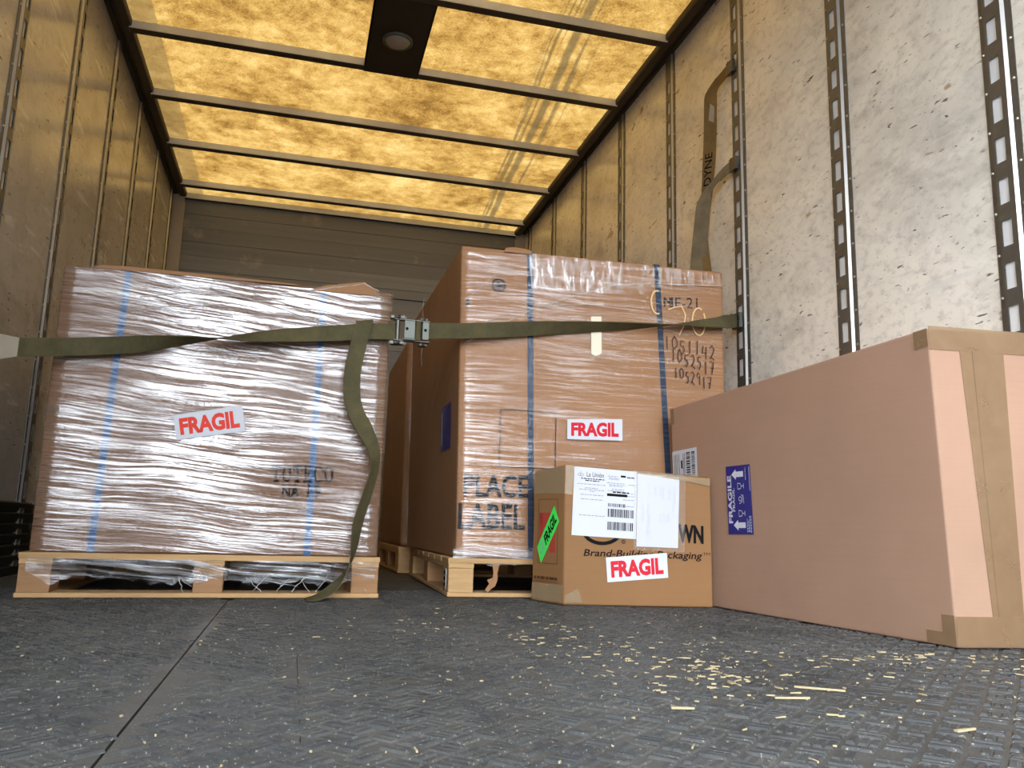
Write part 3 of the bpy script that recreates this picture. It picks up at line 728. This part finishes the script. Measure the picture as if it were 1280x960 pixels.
obj('handwriting', mb, M['marker'], rd); mb = MB()
handwrite(mb, fr, '1052917', [(.706, .596), (.846, .562), (.846, .604), (.706, .634)], 0.0036, 0.0095)
obj('handwriting', mb, M['marker'], rd)
mb = MB()
arc = lambda c, rx, ry, a0, a1, n=14: [(c[0]+rx*math.cos(math.radians(lerp(a0, a1, k/n))), c[1]+ry*math.sin(math.radians(lerp(a0, a1, k/n)))) for k in range(n+1)]
fr.stroke(mb, arc((.650, .850), .022, .040, 75, 290), 0.005, 0.0095)
obj('crayon_scrawl', mb, M['chalk'], rd); mb = MB()
fr.stroke(mb, [(.690, .828), (.712, .838), (.738, .842), (.752, .815), (.745, .775), (.728, .742)], 0.004, 0.0095)
obj('crayon_scrawl', mb, M['chalk'], rd); mb = MB()
fr.stroke(mb, arc((.800, .795), .024, .048, 60, 400), 0.005, 0.0095)
obj('crayon_scrawl', mb, M['chalk'], rd)
ropes(rd, fr, [[(0.0, .66), (0.10, .72), (0.22, .79), (0.36, .845), (0.50, .895), (0.64, .915), (0.9, .93)], [(0.0, .80), (.06, .86), (.10, .90), (.14, .93)], [(0.24, .80), (0.40, .822), (0.55, .815)], [(0.0, .70), (0.12, .76), (0.2, .80)]], 0.0016, 0.0085, M['rope'])
def v_flap(face, quad): return face.slab(MB(), quad, 0.007, 0.0015)
obj('flap', v_flap(fr, [(0.12, .974), (0.21, .972), (.215, .984), (0.19, .990), (0.15, .992), (0.125, .986)]), M['box'], rd)
def film_patch(parent, face, q, d, mat, nx=40, ny=12):
    m = MB()
    for i in range(nx+1):
        for k in range(ny+1):
            a, b = i/nx, k/ny; u, v = bil(q, a, b); v += 0.006*nz(u*12, 7, b*2)*(1-b)
            m.v.append(tuple(face.p(u, v, d+0.002*nz(u*40, v*25, 2))))
    for i in range(nx):
        for k in range(ny): j = i*(ny+1)+k; m.f.append((j, j+ny+1, j+ny+2, j+1))
    return obj('film_patch', m, mat, parent, smooth=True)
film_patch(rd, fr, [(.215, .855), (.60, .872), (.655, .975), (.20, .975)], 0.0115, M['film_v'])
film_patch(rd, fr, [(.60, .895), (.88, .93), (.88, .972), (.64, .972)], 0.0120, M['film_v'], 24, 6)
# torn film lip and rag below the front edge
mb = MB(); nx = 44
for i in range(nx+1):
    a = i/nx*0.93; zb = 0.112+0.012*nz(a*20, 2, 0)
    for k in range(4):
        t = k/3; mb.v.append(tuple(fr.p(a-0.01, lerp(0.030, zb-0.121-0.012, t), 0.009+0.004*nz(a*25, t*3, 1))))
for i in range(nx):
    for k in range(3): q = i*4+k; mb.f.append((q, q+1, q+5, q+4))
obj('film_hem', mb, M['film_rag'], pl_r, smooth=True)
mb = MB()
RG = [(.060, .100), (.064, .080), (.062, .062), (.045, .055), (.052, .044), (.040, .026), (.048, .018), (.060, .030), (.070, .036), (.078, .056), (.076, .074), (.082, .100)]
mb.prism([fr_r[0] + fr_r[1]*(a+.075) - fr_r[2]*(0.002+.003*nz(a*50, z*50, 0)) + Vector((0, 0, z)) for a, z in RG], fr_r[2]*0.001)
sf_ = Face(fr_r[0]+fr_r[2]*1.0, fr_r[0], fr_r[0]+fr_r[2]*1.0+Vector((0, 0, 1)))
st_ = obj('stamp', sf_.bar(MB(), .918, .024, .968, .086, -0.0005, 0.0012), M['rivet'], pl_r)
mk = MB()
for k in range(3): sf_.bar(mk, .930, .032+k*.018, .956, .042+k*.018, 0.0012)
obj('printing', mk, M['black'], st_)
obj('paper_rag', mb, M['box'], pl_r)
# left side: blue handling label, a loose edge of film
fs = Face(CR[3], CR[0], CR[7])
bl = label(rd, fs, [(.78, .34), (.95, .34), (.95, .49), (.78, .49)], 0.004, M['blue'], name='label', lab='small navy label on the dark side')
obj('printed_line', fs.bar(MB(), .80, .36, .805, .47, 0.005), M['white'], bl)
mb = MB(); 
mb.ribbon([(fs.p(.36, .995-k*0.04, 0.010+0.006*math.sin(k*1.3)), -fs.u*0.009, fs.n) for k in range(8)], 0.0008)
obj('film_edge', mb, M['rope'], rd)

# ---- dim load behind
CB = [(.472, 3.72, .121), (1.38, 3.72, .121), (1.38, 4.55, .121), (.466, 4.55, .121),
      (.462, 3.72, 1.06), (1.38, 3.72, 1.06), (1.38, 4.50, 1.045), (.462, 4.50, 1.045)]
bd = thing('wrapped_carton', 'dim shrink-wrapped carton half hidden behind the PLACE LABEL carton', 'carton', (0.92, 4.12, .121), 'shrink-wrapped cartons on pallets')
carton_body(bd, CB, M['box'], 0.02)
film_ring(bd, 'stretch_film', CB, M['film_r'], 0.010, 0.002, 0.02, amp=0.006)

# ------------------------------------------------------------------ small carton
CS = [(.747, 2.248, .0035), (1.172, 2.180, .0035), (1.160, 2.385, .0035), (.696, 2.392, .0035),
      (.747, 2.248, .393), (1.170, 2.182, .371), (1.148, 2.385, .374), (.697, 2.390, .381)]
sc_ = thing('carton', 'small brown carton with waybill pouches and a green FRAGIL sticker, set before the pallet', 'carton', (0.95, 2.3, 0.0035), None)
carton_body(sc_, CS, M['box_small'], 0.006)
f1 = Face((.747, 2.248, 0), (1.172, 2.18, 0), (.747, 2.248, .39)); f2 = Face((.696, 2.392, 0), (.747, 2.248, 0), (.696, 2.392, .378))
mb = MB()
letters(mb, f1, 'WN', [(.328, .183), (.404, .180), (.404, .231), (.328, .236)], 0.0012, 0.045)
obj('printing', mb, M['black'], sc_); mb = MB()
letters(mb, f1, 'Brand-Building Packaging', [(.057, .133), (.398, .131), (.398, .157), (.057, .158)], 0.0012, 0.012, 0.018)
letters(mb, f1, 'TM', [(.402, .148), (.422, .148), (.422, .156), (.402, .156)], 0.0012, 0.0)
obj('printing', mb, M['black'], sc_); mb = MB()
f1.stroke(mb, arc((.108, .215), .055, .040, 195, 345), 0.010, 0.0012)
obj('printed_emblem', mb, M['black'], sc_); mb = MB()
f1.stroke(mb, arc((.170, .181), .005, .005, 0, 360), 0.0014, 0.0012)
letters(mb, f1, 'R', rect(.168, .178, .1725, .184), 0.0012, 0.0)
obj('printing', mb, M['black'], sc_)
# first waybill
q1 = [(.020, .196), (.206, .189), (.209, .380), (.026, .390)]
wb = label(sc_, f1, q1, 0.0022, M['white'], name='waybill', lab='white waybill headed La Unión with barcodes')
mk, mg = MB(), MB()
letters(mk, f1, 'La Unión', inset(q1, .20, .865, .47, .935), 0.0031, 0.004)
for cx_ in (.085, .125): f1.stroke(mk, [bil(q1, cx_+.022*x, .885+.02*y) for x, y in arc((0, 0), 1, 1, 0, 360, 10)], 0.0009, 0.0031)
f1.stroke(mk, [bil(q1, .10, .91), bil(q1, .105, .94)], 0.0009, 0.0031)
def greek(mb, face, q, a0, a1, b, hgt, d, n=6):
    x = a0
    while x < a1-0.01:
        w_ = min(R.uniform(.02, .07), a1-x)
        face.slab(mb, inset(q, x, b-hgt/2, x+w_, b+hgt/2), d, 0.0002); x += w_+0.012
for a0, a1, b in ((.11, .48, .835), (.18, .42, .808)): greek(mk, f1, q1, a0, a1, b, .014, .0029)
for a0, a1, b in ((.06, .50, .755), (.18, .38, .70), (.09, .48, .675), (.26, .33, .65), (.11, .47, .60), (.12, .46, .535), (.53, .70, .90), (.55, .72, .875), (.55, .72, .855), (.52, .80, .80), (.56, .82, .775), (.56, .77, .755), (.60, .80, .71), (.54, .80, .685), (.86, .97, .79), (.90, .97, .66), (.85, .97, .62), (.78, .96, .565), (.83, .95, .47), (.10, .50, .30)): greek(mg, f1, q1, a0, a1, b, .010, .0029)
f1.slab(mk, inset(q1, .74, .895, .82, .925), .0029, .0003); greek(mk, f1, q1, .84, .97, .90, .016, .0029)
f1.slab(mk, inset(q1, .53, .605, .85, .645), .0029, .0003); greek(mk, f1, q1, .62, .88, .668, .02, .0029)
def barcode(mb, face, q, a0, b0, a1, b1, d):
    x = a0
    while x < a1:
        w_ = R.choice((.004, .006, .010, .016)); face.slab(mb, inset(q, x, b0, min(x+w_, a1), b1), d, 0.0002); x += w_+R.choice((.005, .007, .010))
barcode(mk, f1, q1, .55, .45, .82, .50, .0029); barcode(mk, f1, q1, .55, .30, .95, .42, .0029); barcode(mk, f1, q1, .55, .11, .95, .23, .0029)
obj('printing', mk, M['black'], wb); obj('fine_print', mg, M['grey_ink'], wb)
q2 = [(.207, .169), (.328, .167), (.334, .368), (.210, .375)]
w2 = label(sc_, f1, q2, 0.0024, M['white'], name='waybill', lab='white waybill with sideways print in a clear pouch')
mp = MB()
for a, b0, b1 in ((.12, .35, .60), (.15, .38, .55), (.24, .15, .62), (.27, .20, .60), (.30, .12, .45), (.28, .70, .88), (.40, .70, .84), (.44, .73, .84), (.54, .72, .84), (.58, .70, .84), (.62, .68, .84), (.74, .68, .84), (.78, .66, .84), (.86, .50, .84), (.90, .60, .84), (.56, .34, .48), (.64, .36, .48), (.72, .34, .48), (.77, .36, .48)):
    y = b0
    while y < b1:
        h_ = R.uniform(.02, .06); f1.slab(mp, inset(q2, a, y, a+.014, min(y+h_, b1)), .0031, .0002); y += h_+.012
obj('fine_print', mp, M['pale_ink'], w2)
obj('pouch', f1.slab(MB(), [(.198, .160), (.347, .155), (.352, .376), (.20, .383)], 0.0040, 0.0004), M['pouch'], sc_)
label(sc_, f1, [(.124, .068), (.299, .084), (.295, .153), (.119, .136)], 0.0022, M['white'], text='FRAGIL', tmat=M['red'], bold=0.05, lab='white sticker with FRAGIL in red')
# narrow side
mb = MB()
for b in ((.028, .115, .0295, .297), (.1215, .112, .123, .297), (.028, .296, .123, .2975), (.028, .113, .123, .1145)): f2.bar(mb, *b, 0.0008)
f2.bar(mb, .010, .0615, .128, .063, 0.0008)
for a in (.012, .028, .044, .052, .070, .086, .098, .112): f2.bar(mb, a, .068, a+.012, .076, 0.0008)
for r_ in range(3):
    for a in (.014, .026, .038, .082, .094, .106): f2.bar(mb, a, .050-r_*.011, a+.010, .054-r_*.011, 0.0008)
obj('printing', mb, M['brown_ink'], sc_)
mb = MB(); f2.bar(mb, .036, .145, .052, .258, 0.0008); f2.bar(mb, .036, .215, .112, .258, 0.0008); f2.bar(mb, .085, .145, .112, .20, 0.0008)
o = obj('printed_panel', mb, M['faded_red'], sc_); o['label'] = 'faded red print'
gq = [(.047, .113), (.130, .233), (.106, .278), (.026, .158)]
gs = label(sc_, f2, gq, 0.0016, M['green'], text='FRAGIL', tq=(.34, .20, .94, .80), tmat=M['black'], bold=0.045, lab='fluorescent green sticker reading FRAGIL')
mb = MB()
f2.slab(mb, inset(gq, .08, .30, .14, .45), .0024, .0003)
for a in (.17, .20, .23, .26): f2.slab(mb, inset(gq, a, .22, a+.012, .75), .0024, .0003)
obj('handling_mark', mb, M['grey_ink'], gs)
# tape over the top and bottom seams
mb = MB(); f2.slab(mb, [(.004, .315), (.152, .312), (.152, .388), (.004, .377)], 0.0012, 0.0005); f1.slab(mb, [(.0, .312), (.020, .309), (.026, .392), (.0, .392)], 0.0012, 0.0005)
mb.hexa([(.700, 2.392, .381), (.750, 2.25, .393), (1.165, 2.185, .372), (1.145, 2.382, .375), (.700, 2.392, .382), (.750, 2.25, .394), (1.165, 2.185, .373), (1.145, 2.382, .376)])
obj('tape', mb, M['tape_clear'], sc_)
mb = MB(); f2.slab(mb, [(.004, .010), (.150, .010), (.150, .058), (.004, .055)], 0.0025, 0.0005); f1.slab(mb, [(.004, .010), (.055, .010), (.040, .050), (.004, .030)], 0.0025, 0.0005)
obj('tape', mb, M['tape_clear'], sc_)
mb = MB(); f1.slab(mb, [(.206, .378), (.33, .370), (.425, .366), (.424, .345), (.352, .358), (.206, .376)], 0.0032, 0.0005)
obj('tape', mb, M['tape_clear'], sc_)

# ------------------------------------------------------------------ big carton
CG = [(1.265, 1.383, .0035), (1.497, 1.362, .0035), (1.415, 2.40, .0035), (1.172, 2.40, .0035),
      (1.241, 1.383, .640), (1.497, 1.362, .640), (1.415, 2.40, .60), (1.148, 2.40, .601)]
bg = thing('carton', 'long plain carton along the right wall with a blue FRAGILE label and taped end', 'carton', (1.33, 1.88, 0.0035), None)
carton_body(bg, CG, M['box_big'], 0.006)
f3 = Face((1.163, 2.40, .0035), (1.265, 1.383, .0035), (1.163, 2.40, .60)); f4 = Face(CG[0], CG[1], CG[4])
# the side is a slightly twisted quad: find its surface by bilinear blend
class Twist(Face):
    def __init__(s, bl, br, tr, tl):
        s.c = [Vector(q) for q in (bl, br, tr, tl)]; s.W = (s.c[1]-s.c[0]).length; s.H = (s.c[3]-s.c[0]).length; Face.__init__(s, bl, br, tl)
    def p(s, u, v, d=0.0):
        a, b = u/s.W, v/s.H
        return lerp(lerp(s.c[0], s.c[1], a), lerp(s.c[3], s.c[2], a), b) + s.n*d
f3 = Twist(CG[3], CG[0], CG[4], CG[7]); f4 = Twist(CG[0], CG[1], CG[5], CG[4])
bq = [(.286, .203), (.399, .203), (.399, .386), (.288, .388)]
bl = label(bg, f3, bq, 0.0015, M['blue'], lab='blue label reading FRAGILE and FRAGIL with white arrows')
mb = MB()
def vtext(mb, body, a0, b0, a1, b1, bold): # reads upwards
    q = [bil(bq, a1, b0), bil(bq, a1, b1), bil(bq, a0, b1), bil(bq, a0, b0)]; letters(mb, f3, body, q, 0.0028, bold)
vtext(mb, 'FRAGILE', .05, .16, .22, .86, 0.03); obj('lettering', mb, M['white'], bl); mb = MB(); vtext(mb, 'FRAGIL', .24, .33, .335, .67, 0.02)
obj('lettering', mb, M['white'], bl)
for cy_ in (.13, .87):
    mb = MB()
    for pts in ([(.24, cy_), (.42, cy_-.075), (.42, cy_+.075)], [(.42, cy_-.04), (.72, cy_-.04), (.72, cy_+.04), (.42, cy_+.04)]):
        f3.slab(mb, [bil(bq, *p) for p in pts], 0.0024, 0.0003)
    obj('arrow', mb, M['white'], bl)
for cy_ in (.30, .695):  # glass
    mb = MB()
    f3.stroke(mb, [bil(bq, a, cy_+b) for a, b in ((.48, -.045), (.60, -.035), (.62, 0), (.60, .035), (.48, .045))], 0.002, 0.0028)
    f3.stroke(mb, [bil(bq, .62, cy_), bil(bq, .72, cy_)], 0.002, 0.0028); f3.stroke(mb, [bil(bq, .72, cy_-.035), bil(bq, .72, cy_+.035)], 0.002, 0.0028)
    f3.stroke(mb, [bil(bq, .48, cy_-.045), bil(bq, .48, cy_+.045)], 0.0014, 0.0028)
    obj('glass_symbol', mb, M['white'], bl)
mb = MB()
f3.stroke(mb, [bil(bq, .56+.06*x, .51+.03*y) for x, y in arc((0, 0), 1, 1, 0, 360, 10)], 0.002, 0.0028)  # hand under a parcel
f3.stroke(mb, [bil(bq, .52, .44), bil(bq, .64, .47), bil(bq, .66, .55), bil(bq, .60, .57)], 0.002, 0.0028)
f3.stroke(mb, [bil(bq, .70, .44), bil(bq, .68, .57)], 0.0016, 0.0028)
obj('hand_symbol', mb, M['white'], bl)
mb = MB()
for a, b0, b1 in ((.80, .78, .96), (.78, .03, .22), (.83, .03, .20), (.88, .03, .26), (.93, .02, .26)):
    y = b0
    while y < b1: h_ = R.uniform(.015, .04); f3.slab(mb, inset(bq, a, y, a+.025, min(y+h_, b1)), .0024, .0002); y += h_+.01
f3.slab(mb, inset(bq, .955, .62, .975, .97), .0024, .0002)
obj('fine_print', mb, M['pale_ink'], bl)
wq = [(.004, .345), (.141, .345), (.142, .459), (.004, .459)]
wl2 = label(bg, f3, wq, 0.0015, M['white'], lab='white barcode label near the far edge')
mb = MB()
for b0, b1 in ((.06, .26), (.30, .50), (.54, .72)):
    y = b0
def hbar(mb, a0, a1, b0, b1):
    y = b0
    while y < b1: h_ = R.choice((.012, .02, .035)); f3.slab(mb, inset(wq, a0, y, a1, min(y+h_, b1)), .0024, .0002); y += h_+R.choice((.015, .025))
hbar(mb, .58, .74, .30, .92); hbar(mb, .80, .93, .30, .92); f3.slab(mb, inset(wq, .36, .5, .42, .72), .0024, .0003)
for a in (.08, .14, .20, .28, .46, .51): greek(mb, f3, [wq[1], wq[2], wq[3], wq[0]], .3, .9, 1-a, .02, .0024)
obj('printing', mb, M['black'], wl2)
# tape
ct = MB(); f4.bar(ct, 0, .592, .235, .6415, 0.0012, 0.0005); f3.slab(ct, [(.984, .562), (1.020, .562), (1.020, .5975), (.984, .5975)], 0.0012, 0.0005)
o = obj('tape', ct, M['tape'], bg)
o = obj('tape', f4.slab(MB(), [(.062, .594), (.156, .594), (.150, .060), (.082, .060)], 0.0008, 0.0005), M['tape'], bg)
ct = MB(); f4.slab(ct, [(.088, .595), (.128, .595), (.124, .058), (.094, .058)], 0.0018, 0.0005)
o = obj('tape', ct, M['tape'], bg)
ct = MB(); f4.bar(ct, 0, .004, .225, .060, 0.0020, 0.0005); f3.slab(ct, [(.990, .004), (1.021, .004), (1.021, .058), (.990, .058)], 0.0012, 0.0005); f3.slab(ct, [(.950, .004), (.990, .004), (.990, .026), (.950, .026)], 0.0012, 0.0005)
o = obj('tape', ct, M['tape'], bg)
o = obj('tape', f3.slab(MB(), [(0.001, .545), (.022, .545), (.022, .596), (.001, .596)], 0.0012, 0.0005), M['tape'], bg)

# ------------------------------------------------------------------ straps
def strap_rows(keys, n=10, hw=0.024):
    """keys: (x, y, z, angle) - width vector starts along z and turns about the run direction"""
    rows = []
    K_ = [(Vector(k[:3]), k[3]) for k in keys]
    P = []
    for i in range(len(K_)-1):
        for s in range(n):
            t = s/n; P.append((lerp(K_[i][0], K_[i+1][0], t), lerp(K_[i][1], K_[i+1][1], t)))
    P.append(K_[-1])
    for i, (p, a) in enumerate(P):
        t = (P[min(i+1, len(P)-1)][0] - P[max(i-1, 0)][0]).normalized()
        zz = (Vector((0, 0, 1)) - t*t.z).normalized(); nn = t.cross(zz)
        wv = zz*math.cos(math.radians(a)) + nn*math.sin(math.radians(a)); n2 = wv.cross(t)
        rows.append((p, wv*hw, n2))
    return rows
ts = thing('ratchet_strap', 'olive webbing ratchet strap stretched across both wrapped cartons', 'strap', (0.3, 2.39, 0.786))
obj('webbing', MB().ribbon(strap_rows([(-.905, 2.105, .586, 0), (-.73, 2.262, .621, 0), (-.613, 2.366, .652, 0), (-.46, 2.372, .672, 25), (-.283, 2.370, .702, 84), (-.12, 2.372, .724, 140), (.10, 2.388, .757, 176), (.178, 2.398, .771, 180), (.27, 2.402, .779, 180)]), 0.003), M['web'], ts)
obj('webbing', MB().ribbon(strap_rows([(.335, 2.402, .788, 0), (.45, 2.440, .805, 0), (.55, 2.455, .820, 8), (.82, 2.452, .853, 52), (1.02, 2.445, .872, 72), (1.20, 2.438, .892, 105), (1.36, 2.436, .914, 152), (1.45, 2.527, .948, 172), (1.528, 2.632, .985, 180)]), 0.003), M['web'], ts)
# worn white end label near the left wall
e = MB().ribbon([(Vector((-.86, 2.145, .596)), Vector((0, 0, .029)), Vector((.64, -.77, 0))), (Vector((-.735, 2.258, .620)), Vector((0, 0, .034)), Vector((.64, -.77, 0))), (Vector((-.700, 2.290, .628)), Vector((0, 0, .025)), Vector((.64, -.77, 0)))], 0.012)
obj('end_sleeve', e, M['web_label'], ts, bevel=0.002, seg=1)['label'] = 'worn pale sleeve'
# ratchet
rc = Vector((.305, 2.400, .782)); rt = MB().cyl(rc+Vector((-.040, -.004, -.034)), (0, 0, 1), .007, .068, 12)
def rbox(m, x0, x1, y0, y1, z0, z1): return m.box(rc.x+x0, rc.x+x1, rc.y+y0, rc.y+y1, rc.z+z0, rc.z+z1)
rat = obj('ratchet', rt, M['steel_dark'], ts)
for zz in (-.033, .030): obj('side_plate', rbox(MB(), -.052, .056, -.014, .006, zz, zz+.0035), M['steel_dark'], rat, bevel=0.001, seg=1)
hb = MB(); rbox(hb, -.022, .010, -.024, -.020, -.027, .027); rbox(hb, -.024, .012, -.024, -.004, .027, .031); rbox(hb, -.024, .012, -.024, -.004, -.031, -.027)
obj('handle', hb, M['steel'], rat, bevel=0.001, seg=1)
hb = MB(); rbox(hb, .032, .052, -.022, -.018, -.027, .027); rbox(hb, .030, .054, -.022, -.004, .027, .031)
obj('pawl', hb, M['steel'], rat, bevel=0.001, seg=1)
for hx, hy in ((-.014, -.0245), (.041, -.0225)): obj('hole', MB().cyl(rc+Vector((hx, hy, .002)), (0, -1, 0), .0045, .0006, 12), M['black'], rat)
hb = MB(); hb.cyl(rc+Vector((.020, -.010, -.030)), (0, 0, 1), .010, .060, 14); obj('spindle', hb, M['web'], rat)
for zz in (-.044, .034):
    hb = MB(); K = 11
    pts = []
    for k in range(K*2):
        r_ = .026 if k % 2 else .018; a = math.pi*k/K
        pts.append(Vector((rc.x-.040+r_*math.cos(a), rc.y-.004+r_*math.sin(a)*.8, rc.z+zz)))
    hb.prism(pts, (0, 0, .008)); obj('ratchet_wheel', hb, M['steel_dark'], rat)
    hb = MB(); pts = [Vector((rc.x+.035+ (.016 if k % 2 else .011)*math.cos(math.pi*k/7), rc.y-.004+(.016 if k % 2 else .011)*math.sin(math.pi*k/7), rc.z+zz)) for k in range(14)]
    hb.prism(pts, (0, 0, .006)); obj('ratchet_wheel', hb, M['steel_dark'], rat)
# end fitting at the right wall
ef = MB(); 
ef.box(XR-.036, XR-.022, 2.612, 2.664, .982-.028, .982+.028)
for k in range(7): ef.box(XR-.040, XR-.034, 2.606, 2.640, .982-.024+k*.0075, .982-.020+k*.0075)
obj('end_fitting', ef, M['steel'], ts, bevel=0.001, seg=1)
# loose tail folded over the strap and hanging down the left load
def free_rows(pts, n=6):
    V_ = [(Vector(p[:3]), Vector(p[3])) for p in pts]; P = []
    for i in range(len(V_)-1):
        p0, p1, p2, p3 = (V_[max(i-1, 0)][0], V_[i][0], V_[i+1][0], V_[min(i+2, len(V_)-1)][0])
        for s in range(n):
            t = s/n
            q = 0.5*((2*p1) + (p2-p0)*t + (2*p0-5*p1+4*p2-p3)*t*t + (3*p1-p0-3*p2+p3)*t**3)
            P.append((q, lerp(V_[i][1], V_[i+1][1], t)))
    P.append(V_[-1]); rows = []
    for i, (p, wv) in enumerate(P):
        t = (P[min(i+1, len(P)-1)][0]-P[max(i-1, 0)][0]).normalized(); h = wv.length; w_ = (wv - t*wv.dot(t)).normalized()
        rows.append((p, w_*h, w_.cross(t)))
    return rows
hw = .0235
tail = [(.166, 2.412, .800, (hw, 0, .006)), (.168, 2.390, .799, (hw, 0, .004)), (.160, 2.378, .765, (hw, 0, 0)), (.142, 2.380, .66, (hw, .004, 0)), (.142, 2.380, .585, (hw, .003, 0)), (.155, 2.378, .530, (hw, .004, .004)),
        (.188, 2.370, .470, (.021, .012, .012)), (.214, 2.366, .415, (.016, .018, .006)), (.216, 2.366, .360, (.012, .020, 0)), (.200, 2.368, .290, (.014, .019, 0)), (.180, 2.370, .215, (.015, .018, 0)),
        (.173, 2.372, .150, (.010, .020, 0)), (.160, 2.362, .095, (.004, .021, .008)), (.128, 2.355, .045, (.003, .019, .014)), (.088, 2.345, .016, (-.002, .022, .006)), (.050, 2.340, .0075, (-.006, .022, 0))]
obj('loose_tail', MB().ribbon(free_rows(tail), 0.003), M['web'], ts)

# strap hanging on the right wall
hs_ = thing('ratchet_strap', 'faded brown strap hanging slack from the slotted track on the right wall', 'strap', (1.52, 2.70, 2.00))
wdir = Vector((-.014, .020, 0))
rows = [(1.535, 2.655, 2.008, (0, 0, .023)), (1.528, 2.700, 1.994, (0, .004, .023)), (1.520, 2.735, 1.980, (-.004, .008, .020)), (1.510, 2.752, 1.955, (-.012, .016, .010)), (1.503, 2.755, 1.925, (-.016, .022, 0)), (1.500, 2.757, 1.78, (-.016, .022, 0)), (1.500, 2.770, 1.66, (-.016, .022, 0)), (1.500, 2.790, 1.54, (-.014, .019, 0)), (1.502, 2.828, 1.38, (-.010, .016, 0)), (1.506, 2.80, 1.20, (-.008, .012, 0)), (1.512, 2.795, 1.05, (-.006, .012, 0))]
obj('webbing', MB().ribbon(free_rows(rows), .003), M['web_brown'], hs_)
rows2 = [(1.535, 2.655, 1.598, (0, .002, .022)), (1.520, 2.690, 1.585, (0, .006, .021)), (1.505, 2.735, 1.562, (-.003, .005, .011)), (1.494, 2.770, 1.535, (-.008, .014, .008)), (1.486, 2.790, 1.49, (-.018, .025, 0)), (1.486, 2.815, 1.40, (-.019, .027, 0)), (1.486, 2.845, 1.27, (-.019, .027, 0)), (1.490, 2.895, 1.05, (-.019, .027, 0))]
obj('webbing', MB().ribbon(free_rows(rows2), .003), M['web_grey'], hs_)
for zc, yc in ((2.005, 2.648), (1.598, 2.640)):
    ef = MB(); ef.box(XR-.034, XR-.020, yc-.022, yc+.026, zc-.026, zc+.026); ef.cyl((XR-.030, yc+.012, zc-.028), (0, 0, 1), .006, .056, 10)
    obj('end_fitting', ef, M['steel_dark'], hs_, bevel=0.001, seg=1)
fw = Face((1.5195, 2.731, 1.60), (1.490, 2.773, 1.60), (1.5195, 2.731, 1.9))
# strap text runs up the webbing; the webbing leans with y, so follow it with a sheared face
def strap_pt(v): return Vector((1.500, lerp(2.757, 2.790, max(0, (1.78-v))/.24), v))
wn_ = Vector((-.015, .021, 0)).normalized(); nn_ = Vector((-.82, -.57, 0))
class StrapFace(Face):
    def __init__(s): s.n = nn_
    def p(s, u, v, d=0.0): return strap_pt(v) + wn_*(-u) + nn_*d   # u across, v = height
sf = StrapFace()
mb = MB(); letters(mb, sf, 'DYNE', [(.017, 1.565), (.017, 1.695), (-.015, 1.695), (-.015, 1.565)], 0.004, 0.012)
obj('lettering', mb, M['black'], hs_)
obj('care_label', sf.slab(MB(), [(-.004, 1.83), (.018, 1.815), (.022, 1.88), (.004, 1.90)], 0.004, 0.0006), M['web_label'], hs_)['label'] = 'small white tag'

# ------------------------------------------------------------------ straw and splinters
sm = MB()
def sliver(m, x, y, L, a, wd=0.0018, z=0.0035, h=0.0015):
    d = Vector((math.cos(a), math.sin(a), 0)); q = Vector((-d.y, d.x, 0))*wd
    c = Vector((x, y, z)); m.hexa([c-d*L/2-q, c+d*L/2-q*.5, c+d*L/2+q*.5, c-d*L/2+q]+[p+Vector((0, 0, h+R.uniform(-.0004, .0008))) for p in (c-d*L/2-q, c+d*L/2-q*.5, c+d*L/2+q*.5, c-d*L/2+q)])
def scatter(n, cx, cy_, sx_, sy_, L0=.004, L1=.016):
    for _ in range(n):
        x, y = R.gauss(cx, sx_), R.gauss(cy_, sy_)
        if not (XL+.05 < x < XR-.05 and .45 < y < 2.35): continue
        if x > 1.10 and y > 1.33: continue
        if y > 2.12 and x > 0.70: continue
        sliver(sm, x, y, R.uniform(L0, L1), R.uniform(0, 3.14), R.uniform(.0004, .0010), .0022)
scatter(70, .55, 1.45, .10, .20); scatter(80, .60, 1.18, .08, .09); scatter(50, .80, 1.25, .25, .2); scatter(60, .35, 1.7, .25, .25); scatter(60, 1.05, 1.27, .14, .05); scatter(260, .3, 1.3, .55, .42, .0015, .005); scatter(40, .8, .95, .2, .15)
so = obj('straw_litter', sm, M['straw']); so['kind'] = 'stuff'; so['label'] = 'straw bits and dust strewn over the rubber floor mats'; so['category'] = 'litter'
for (x, y, L, a, wd, lab) in ((.717, 1.038, .066, -.62, .0016, 'longest straw splinter, lying before the long carton'), (.640, .985, .046, -.2, .0009, 'thin straw splinter just left of the longest one'), (.467, .948, .028, -.25, .0030, 'short thick wood splinter on the mat before the small carton'), (.735, .80, .032, .2, .0026, 'crooked wood sliver nearest the right front of the mat')):
    m = MB(); sliver(m, x, y, L, a, wd, .0030, .0022)
    tag(obj('wood_splinter', m, M['straw']), lab, 'splinter', 'splinters on the floor mats')
